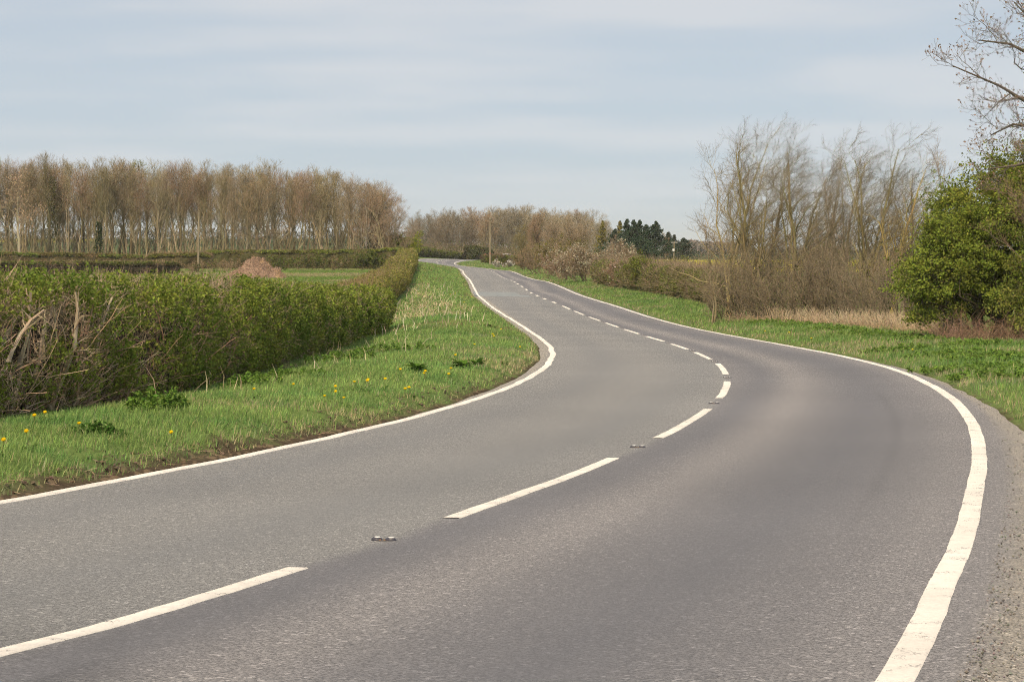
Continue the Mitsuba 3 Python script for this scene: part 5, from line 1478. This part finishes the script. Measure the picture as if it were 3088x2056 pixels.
for k, (px, row) in enumerate(near_d):
    right = px > 2000
    x, y, z = ground_at(px, row + 8, 14, 130)
    s, d = to_road(np.array(x), np.array(y))
    e = float(-d - edge_l(np.array(float(s)))) if d < 0 else float(d - edge_r(np.array(float(s))))
    z = float(verge_point(np.array([float(s)]), np.array([np.clip(e, 0.3, 5.0)]), -1 if d < 0 else 1)[0, 2])
    hd, stm, lv, (bx, by, hg) = dn[k % 4]
    sc = 0.8 if y < 30 else 0.95 if y < 60 else 1.3
    key = thing('dandelion', 'yellow dandelion flower in the grass of the right verge' if right else 'yellow dandelion flower in the grass of the left verge', 'dandelion', 'dandelions of the right verge' if right else 'dandelions of the left verge')
    r_ = float(rng.random() * 360)
    w = T().translate([x, y, z]).rotate([0, 0, 1], r_).scale([sc, sc, max(1.0, sc * 0.8)])
    scene[f'{key}__stem'] = {**stm, 'to_world': w}
    scene[f'{key}__leaves'] = {**lv, 'to_world': w}
    labels[f'{key}__leaves'] = {'kind': 'stuff'}
    tilt = T().rotate([1, 0, 0], float(18 + 20 * rng.random()))
    scene[f'{key}__flower'] = {**hd, 'to_world': T().translate([x, y, z]) @ T().rotate([0, 0, 1], r_).scale([sc, sc, max(1.0, sc * 0.8)]) @ T().translate([bx, by, hg - 0.003]) @ T().rotate([0, 0, 1], -r_) @ tilt}

# broad leaved docks
for k, (px, row, sc, lab) in enumerate([(1255, 1122, 1.0, 'low dark dock with broad curled leaves on the left verge inside the bend'), (1395, 1112, 1.15, 'taller dock with upright broad leaves right of the low dock on the left verge'),
                                        (1440, 1105, 0.9, 'dock nearest the road on the left verge inside the bend'), (1475, 992, 0.8, 'small dark dock farther up the left verge'), (1520, 1105, 0.6, 'little dock at the road side tip of the left verge')]):
    x, y, z = ground_at(px, row, 20, 110)
    r2 = np.random.default_rng(330 + k)
    M = leaf_rosette(r2, 26, 0.20 * sc * (y / 40)**0.3, 0.085 * sc * (y / 40)**0.3, 0.85, 0.55, (0.095, 0.175, 0.032))
    key = thing('dock_plant', lab, 'dock plant')
    scene[f'{key}__leaves'] = {**M.ply('leaf_mat'), 'to_world': T().translate([x, y, z + 0.01])}
    labels[f'{key}__leaves'] = {'kind': 'stuff'}


# nettles, cow parsley: leafy clumps
def clump(name, label, px, row, w, h, n, leaf, rgb, seed, stems=40, y0=16, y1=110):
    rng = np.random.default_rng(seed)
    x, y, z = ground_at(px, row, y0, y1)
    a, r = rng.random(stems) * 6.283, w / 2 * np.sqrt(rng.random(stems))
    A = np.stack([x + r * np.cos(a), y + r * np.sin(a) * 0.8, 0 * a], -1)
    A[:, 2] = H(A[:, 0], A[:, 1])
    hh = h * (1 - 0.55 * (2 * r / w)**2) * (0.6 + 0.5 * rng.random(stems))
    d = unit(rng.normal(size=(stems, 3)) * 0.25 + [0, 0, 1])
    B = A + d * hh[:, None]
    v, f = cones(A, B, 0.004)
    key = thing(name, label, name.replace('_', ' '))
    put(part(key, 'stems', 'stuff'), Mesh().add(v, f, np.repeat(shade(rng, stems, (0.10, 0.12, 0.04), 0.2), 4, 0)), 'bark_mat')
    i = rng.integers(0, stems, n)
    q = rng.random(n)**0.7
    az = rng.random(n) * 6.283
    C = A[i] * (1 - q[:, None]) + B[i] * q[:, None] + np.stack([np.cos(az), np.sin(az), 0.1 + 0 * az], -1) * (leaf * 0.5)
    v, f = leaves(rng, C, leaf * (0.6 + 0.7 * rng.random(n)), np.array([[0, 0, 0.8]]), 0.8, 0.5, bias=np.stack([np.cos(az), np.sin(az), -0.3 + 0 * az], -1) * 1.4)
    put(part(key, 'leaves', 'stuff'), Mesh().add(v, f, np.repeat(shade(rng, n, rgb, 0.2), 4, 0)), 'leaf_mat')


NG = (0.150, 0.255, 0.050)
clump('nettle_clump', 'bright green nettle clump at the foot of the near hedge', 480, 1240, 0.62, 0.30, 900, 0.06, NG, 341)
clump('nettle_clump', 'small nettle clump under the bare brambles at the left of the near hedge', 200, 1236, 0.34, 0.24, 350, 0.055, NG, 342)
clump('cow_parsley', 'feathery cow parsley along the shade line of the near hedge, left part', 740, 1168, 1.1, 0.24, 900, 0.05, NG, 343)
clump('cow_parsley', 'feathery cow parsley along the shade line of the near hedge, right part', 860, 1142, 1.2, 0.22, 900, 0.05, NG, 344)
clump('cow_parsley', 'broad cow parsley patch before the end of the near hedge', 1010, 1092, 1.6, 0.26, 1300, 0.055, (0.155, 0.260, 0.052), 345)
clump('cow_parsley', 'cow parsley on the bank below the end of the near hedge', 1190, 1062, 1.9, 0.28, 1500, 0.06, (0.145, 0.245, 0.05), 346)
clump('nettle_clump', 'dark weedy tuft in the short grass near the left dandelions', 300, 1318, 0.5, 0.14, 420, 0.05, (0.06, 0.125, 0.025), 347)
NETTLES = [(2420, 984), (2520, 996), (2600, 1010), (2680, 1018), (2780, 1030), (2880, 1075), (3000, 1085), (2930, 1120), (3060, 1140), (2740, 1060), (2340, 975), (2960, 1045)]
for k, (px, row) in enumerate(NETTLES):
    nth = ['leftmost', 'second', 'third', 'fourth', 'fifth', 'sixth', 'seventh', 'eighth', 'ninth', 'tenth', 'eleventh', 'rightmost'][sorted(a for a, _ in NETTLES).index(px)]
    clump('nettle_clump', f'low nettle patch in the grass of the right verge, {nth} of twelve from the left', px, row, 2.2, 0.20, 1300, 0.075, (0.165, 0.265, 0.055), 350 + k, 60)
for k in list(labels):
    if k.startswith('nettle_clump') and labels[k].get('label', '').startswith('low nettle patch'):
        labels[k]['group'] = 'nettle patches of the right verge'

# ------------------------------------------------------------------ the dung heap in the field
hx, hy = PX(768, 205), 205.0
rng = np.random.default_rng(360)
n1, n2 = 90, 60
U, V_ = np.meshgrid(np.linspace(-1, 1, n1), np.linspace(-1, 1, n2), indexing='ij')
prof = np.clip(1 - np.sqrt(np.abs(U)**2 + np.abs(V_)**2), 0, 1)
ridge = np.interp(U, [-1, -0.66, -0.40, -0.22, -0.06, 0.10, 0.22, 0.32, 0.48, 0.62, 0.72, 0.84, 1], [0, 0.36, 0.56, 0.94, 1.0, 0.84, 0.80, 0.90, 0.66, 0.50, 0.52, 0.34, 0])
hh = 1.78 * ridge * np.clip(1 - np.abs(V_)**1.4, 0, 1)
P = np.stack([hx + U * 2.7, hy + V_ * 2.2, 0 * U], -1)
l1 = meshkit.fbm(np.stack([P[..., 0] * 2.6, P[..., 1] * 2.6, 0 * U], -1), 4, 7)
l2 = meshkit.noise(np.stack([P[..., 0] * 9, P[..., 1] * 9, 0 * U], -1), 8)
P[..., 2] = H(P[..., 0], P[..., 1]) - 0.05 + hh * (0.55 + 0.9 * l1) + 0.22 * (l2 - 0.5) * (hh > 0.03)
key = thing('dung_heap', 'heap of pinkish brown straw manure in the field behind the near hedge', 'dung heap')
put(part(key, 'mound'), (P.reshape(-1, 3), grid_faces(n1, n2)), 'heap_mat')
k = rng.integers(0, n1 * n2, 5200)
pp = P.reshape(-1, 3)[k]
pp = pp[hh.reshape(-1)[k] > 0.06] + rng.normal(size=(int((hh.reshape(-1)[k] > 0.06).sum()), 3)) * 0.05
d = unit(rng.normal(size=pp.shape) + [0, 0, 0.2])
v, f = cones(pp, pp + d * (0.12 + 0.16 * rng.random(len(pp)))[:, None], 0.016)
put(part(key, 'straw', 'stuff'), Mesh().add(v, f, np.repeat(shade(rng, len(pp), (0.34, 0.24, 0.175), 0.35), 4, 0)), 'bark_mat')


# ------------------------------------------------------------------ poles, sign, car
def cyl(p0, p1, r0, r1, sides=10, cap=True):
    v, f = tubes(np.array([[p0, p1]], float), np.array([[r0, r1]]), sides)
    if cap:
        c = len(v)
        v = np.vstack([v, [p0], [p1]])
        k = np.arange(sides)
        f = np.vstack([f, np.stack([(k + 1) % sides, k, 0 * k + c], 1), np.stack([sides + k, sides + (k + 1) % sides, 0 * k + c + 1], 1)])
    return v, f


def box(c, s):
    x, y, z = np.array(s, float) / 2
    v = np.array([[a, b, d] for a in (-x, x) for b in (-y, y) for d in (-z, z)]) + c
    return v, np.array([[0, 1, 3], [0, 3, 2], [4, 6, 7], [4, 7, 5], [0, 4, 5], [0, 5, 1], [2, 3, 7], [2, 7, 6], [0, 2, 6], [0, 6, 4], [1, 5, 7], [1, 7, 3]])


py = 366.0
px_ = PX(1478, py)
z0 = float(H(px_, py))
top = (HORIZON - 655) / F_PX * py
key = thing('utility_pole', 'tall bare wooden utility pole on the right verge before the far bend', 'utility pole')
put(part(key, 'post'), cyl((px_, py, z0 - 0.3), (px_ + 0.02, py, top), 0.17, 0.125, 12), 'pole_mat', 40)
put(part(key, 'insulator_bracket'), box((px_, py - 0.14, top - 0.45), (0.35, 0.06, 0.06)), 'iron_mat')
put(part(key, 'number_plate'), box((px_, py - 0.17, z0 + 1.75), (0.16, 0.02, 0.16)), 'red_mat')
py = 296.0
px_ = PX(598, py)
z0 = float(H(px_, py))
key = thing('utility_pole', 'thin pale utility pole in the field before the left hand wood', 'utility pole')
put(part(key, 'post'), cyl((px_, py, z0 - 0.3), (px_ + 0.15, py, (HORIZON - 640) / F_PX * py), 0.14, 0.10, 12), 'pole_mat', 40)
put(part(key, 'insulator_bracket'), box((px_ + 0.13, py - 0.1, (HORIZON - 650) / F_PX * py), (0.4, 0.05, 0.05)), 'iron_mat')
py = 440.0
px_ = PX(2031, py)
z0 = float(H(px_, py))
top = (HORIZON - 730) / F_PX * py
key = thing('utility_pole', 'short transformer pole with a crossarm before the right hand conifers', 'utility pole')
put(part(key, 'post'), cyl((px_, py, z0 - 0.3), (px_ + 0.1, py, top), 0.13, 0.11, 10), 'pole_mat', 40)
put(part(key, 'crossarm'), box((px_ + 0.1, py, top - 0.08), (1.25, 0.12, 0.14)), 'grey_metal_mat')
for dx in (-0.5, 0.1, 0.6):
    put(part(key, 'insulator'), cyl((px_ + dx, py, top), (px_ + dx, py, top + 0.18), 0.05, 0.035, 8), 'iron_mat', 40)
put(part(key, 'transformer'), box((px_ - 0.06, py - 0.22, top - 1.45), (0.34, 0.3, 0.42)), 'white_mat')
for dx in (-0.12, 0.0):
    put(part(key, 'bushing'), cyl((px_ + dx, py - 0.22, top - 1.24), (px_ + dx, py - 0.22, top - 1.05), 0.035, 0.03, 8), 'iron_mat', 40)
# overhead wire to the right
wire = np.array([[px_ + 0.5 + t * 60, py + t * 5, top + 0.15 + 1.2 * t + 1.4 * (t * t - t)] for t in np.linspace(0, 1, 16)])[None]
put(thing('overhead_wire', 'thin overhead wire running right from the transformer pole', 'wire'), tubes(wire, np.full((1, 16), 0.012), 4), 'iron_mat', True)

sy = 398.0
sx = PX(1463, sy)
z0 = float(H(sx, sy))
top = (HORIZON - 764) / F_PX * sy
key = thing('warning_sign', 'red edged triangular warning sign above the hedge left of the wooden pole', 'road sign')
put(part(key, 'post'), cyl((sx, sy, z0 - 0.2), (sx, sy, top - 0.05), 0.045, 0.045, 10), 'grey_metal_mat', 40)


def tri_plate(cx, cy, z_top, w, y_off, th=0.015):
    h = w * 0.87
    p = np.array([[cx, z_top], [cx - w / 2, z_top - h], [cx + w / 2, z_top - h]])
    a = np.c_[p[:, 0], np.full(3, cy + y_off), p[:, 1]]
    b = a + [0, th, 0]
    v = np.vstack([a, b])
    return v, np.array([[0, 1, 2], [3, 5, 4], [0, 3, 4], [0, 4, 1], [1, 4, 5], [1, 5, 2], [2, 5, 3], [2, 3, 0]])


put(part(key, 'red_border'), tri_plate(sx, sy, top, 0.75, -0.07), 'red_mat')
put(part(key, 'white_panel'), tri_plate(sx, sy, top - 0.13, 0.48, -0.085), 'white_mat')

# white car whose roof shows over the hedge
cy_ = 428.0
cx_ = PX(1529, cy_)
cz = float(H(cx_, cy_))
lift = (HORIZON - 766) / F_PX * cy_ - (cz + 1.46)
key = thing('car', 'white parked car of which only the roof shows over the hedge', 'car')


def section(pts, y0, y1, inset=0.06):
    """A body lofted across its width from a side outline (x, z)."""
    p = np.asarray(pts, float)
    c = p.mean(0)
    rows = [(y0, 1 - inset), (y0 + 0.08, 1.0), (y1 - 0.08, 1.0), (y1, 1 - inset)]
    v = np.vstack([np.c_[c[0] + (p[:, 0] - c[0]) * k, np.full(len(p), y), c[1] + (p[:, 1] - c[1]) * k] for y, k in rows])
    m = len(p)
    f = []
    for r in range(3):
        for k in range(m):
            k2 = (k + 1) % m
            f += [[r * m + k, r * m + k2, (r + 1) * m + k2], [r * m + k, (r + 1) * m + k2, (r + 1) * m + k]]
    for r, s in ((0, 1), (3, -1)):
        o = len(v)
        v = np.vstack([v, v[r * m:(r + 1) * m].mean(0)])
        f += [[r * m + k, r * m + (k + 1) % m, o][::s] for k in range(m)]
    return v, np.array(f)


W = T().translate([cx_, cy_, cz + lift]).rotate([0, 0, 1], 38)
body = section([(-2.0, 0.30), (2.0, 0.30), (2.05, 0.62), (1.9, 0.85), (1.0, 0.93), (-1.75, 0.97), (-2.05, 0.85), (-2.08, 0.5)], -0.85, 0.85)
cab = section([(1.05, 0.90), (0.45, 1.40), (-0.1, 1.46), (-1.2, 1.42), (-1.8, 0.95)], -0.72, 0.72)
glass_l = section([(0.85, 0.97), (0.38, 1.34), (-0.1, 1.38), (-1.1, 1.34), (-1.5, 0.99)], -0.735, 0.735, 0.02)
for nm, m, mat in (('body', body, 'white_mat'), ('roof', cab, 'white_mat'), ('side_windows', glass_l, 'dark_glass_mat')):
    scene[part(key, nm)] = {**mikit.ply(m, mat, smooth=30), 'to_world': W}
for wx in (-1.28, 1.28):
    for wy in (-0.78, 0.78):
        scene[part(key, 'wheel')] = {**mikit.ply(cyl((wx, wy - 0.09, 0.31), (wx, wy + 0.09, 0.31), 0.31, 0.31, 18), 'tyre_mat', smooth=40), 'to_world': W}

# ------------------------------------------------------------------ far fields, hedges and tree lines
def sheet(x0, x1, y0, y1, up, nx=24, ny=10):
    gx, gy = np.meshgrid(np.linspace(x0, x1, nx), np.linspace(y0, y1, ny), indexing='ij')
    z = H(gx, gy) + up
    z[0], z[-1], z[:, 0], z[:, -1] = [H(a, b) - 0.3 for a, b in ((gx[0], gy[0]), (gx[-1], gy[-1]), (gx[:, 0], gy[:, 0]), (gx[:, -1], gy[:, -1]))]
    v = np.stack([gx, gy, z + 0.12 * (meshkit.noise(np.stack([gx, gy, 0 * gx], -1), 3) - 0.5)], -1).reshape(-1, 3)
    return v, grid_faces(nx, ny)[:, ::-1]


put(thing('rapeseed_field', 'strip of yellow flowering rapeseed behind the right hand hedge and scrub', 'crop', None, 'stuff'), sheet(14, 120, 310, 432, 1.0, 60, 40), 'yellow_crop_mat')
put(thing('rapeseed_field', 'yellow rapeseed field glimpsed between the trunks at the left end of the wood', 'crop', None, 'stuff'), sheet(-262, -203, 1060, 1200, 1.0, 30, 20), 'yellow_crop_mat')
rng = np.random.default_rng(380)


def far_line(label, x0, y0, x1, y1, n, h, rgb, seed, name='tree_line', w=8.0):
    """A distant line of trees or hedge that reads as one mass: many leaf and twig clumps."""
    rng = np.random.default_rng(seed)
    t = rng.random(n)
    x, y = x0 + (x1 - x0) * t, y0 + (y1 - y0) * t
    top = h * (0.55 + 0.75 * meshkit.fbm(np.stack([t * np.hypot(x1 - x0, y1 - y0) / (h * 1.6), 0 * t, 0 * t + seed], -1), 3, seed))
    P = np.stack([x + rng.normal(size=n) * w * 0.3, y + rng.normal(size=n) * w * 0.3, H(x, y) + top * rng.random(n)**0.8], -1)
    v, f = leaves(rng, P, (0.22 * h + 0.3) * (0.5 + 0.7 * rng.random(n)), None, 1, 0.7)
    put(thing(name, label, name.replace('_', ' '), None, 'stuff'), Mesh().add(v, f, np.repeat(shade(rng, n, rgb, 0.2), 4, 0)), 'leaf_mat')


far_line('dark hedge line across the far fields on the right', 60, 900, 420, 960, 5000, 3.2, (0.045, 0.06, 0.03), 381, 'hedge_line')
far_line('pale distant trees on the skyline right of the conifers', 105, 1500, 150, 1500, 2200, 9.5, (0.25, 0.20, 0.16), 382)
far_line('distant hedge line on the skyline behind the scrub on the right', 150, 1480, 480, 1450, 4500, 4.0, (0.10, 0.095, 0.06), 383, 'hedge_line')
far_line('hazy wood on the hill behind the left hand wood', -420, 1400, -60, 1450, 6000, 5.5, (0.10, 0.10, 0.085), 384)
far_line('hedge line on the slope behind the left hand wood', -300, 820, -60, 860, 5000, 3.0, (0.06, 0.075, 0.035), 385, 'hedge_line')

# ------------------------------------------------------------------ the air
scene['air'] = {'type': 'homogeneous', 'albedo': {'type': 'rgb', 'value': [0.95, 0.95, 0.95]}, 'sigma_t': 0.00011}
scene['haze'] = {'type': 'cube', 'to_world': T().translate([0, 1100, 12]).scale([3900, 5300, 26]), 'bsdf': {'type': 'null'}, 'interior': {'type': 'ref', 'id': 'air'}}
labels['haze'] = {'label': 'thin pale haze of a spring day over the fields', 'category': 'haze', 'kind': 'stuff'}
scene['camera']['medium'] = {'type': 'ref', 'id': 'air'}
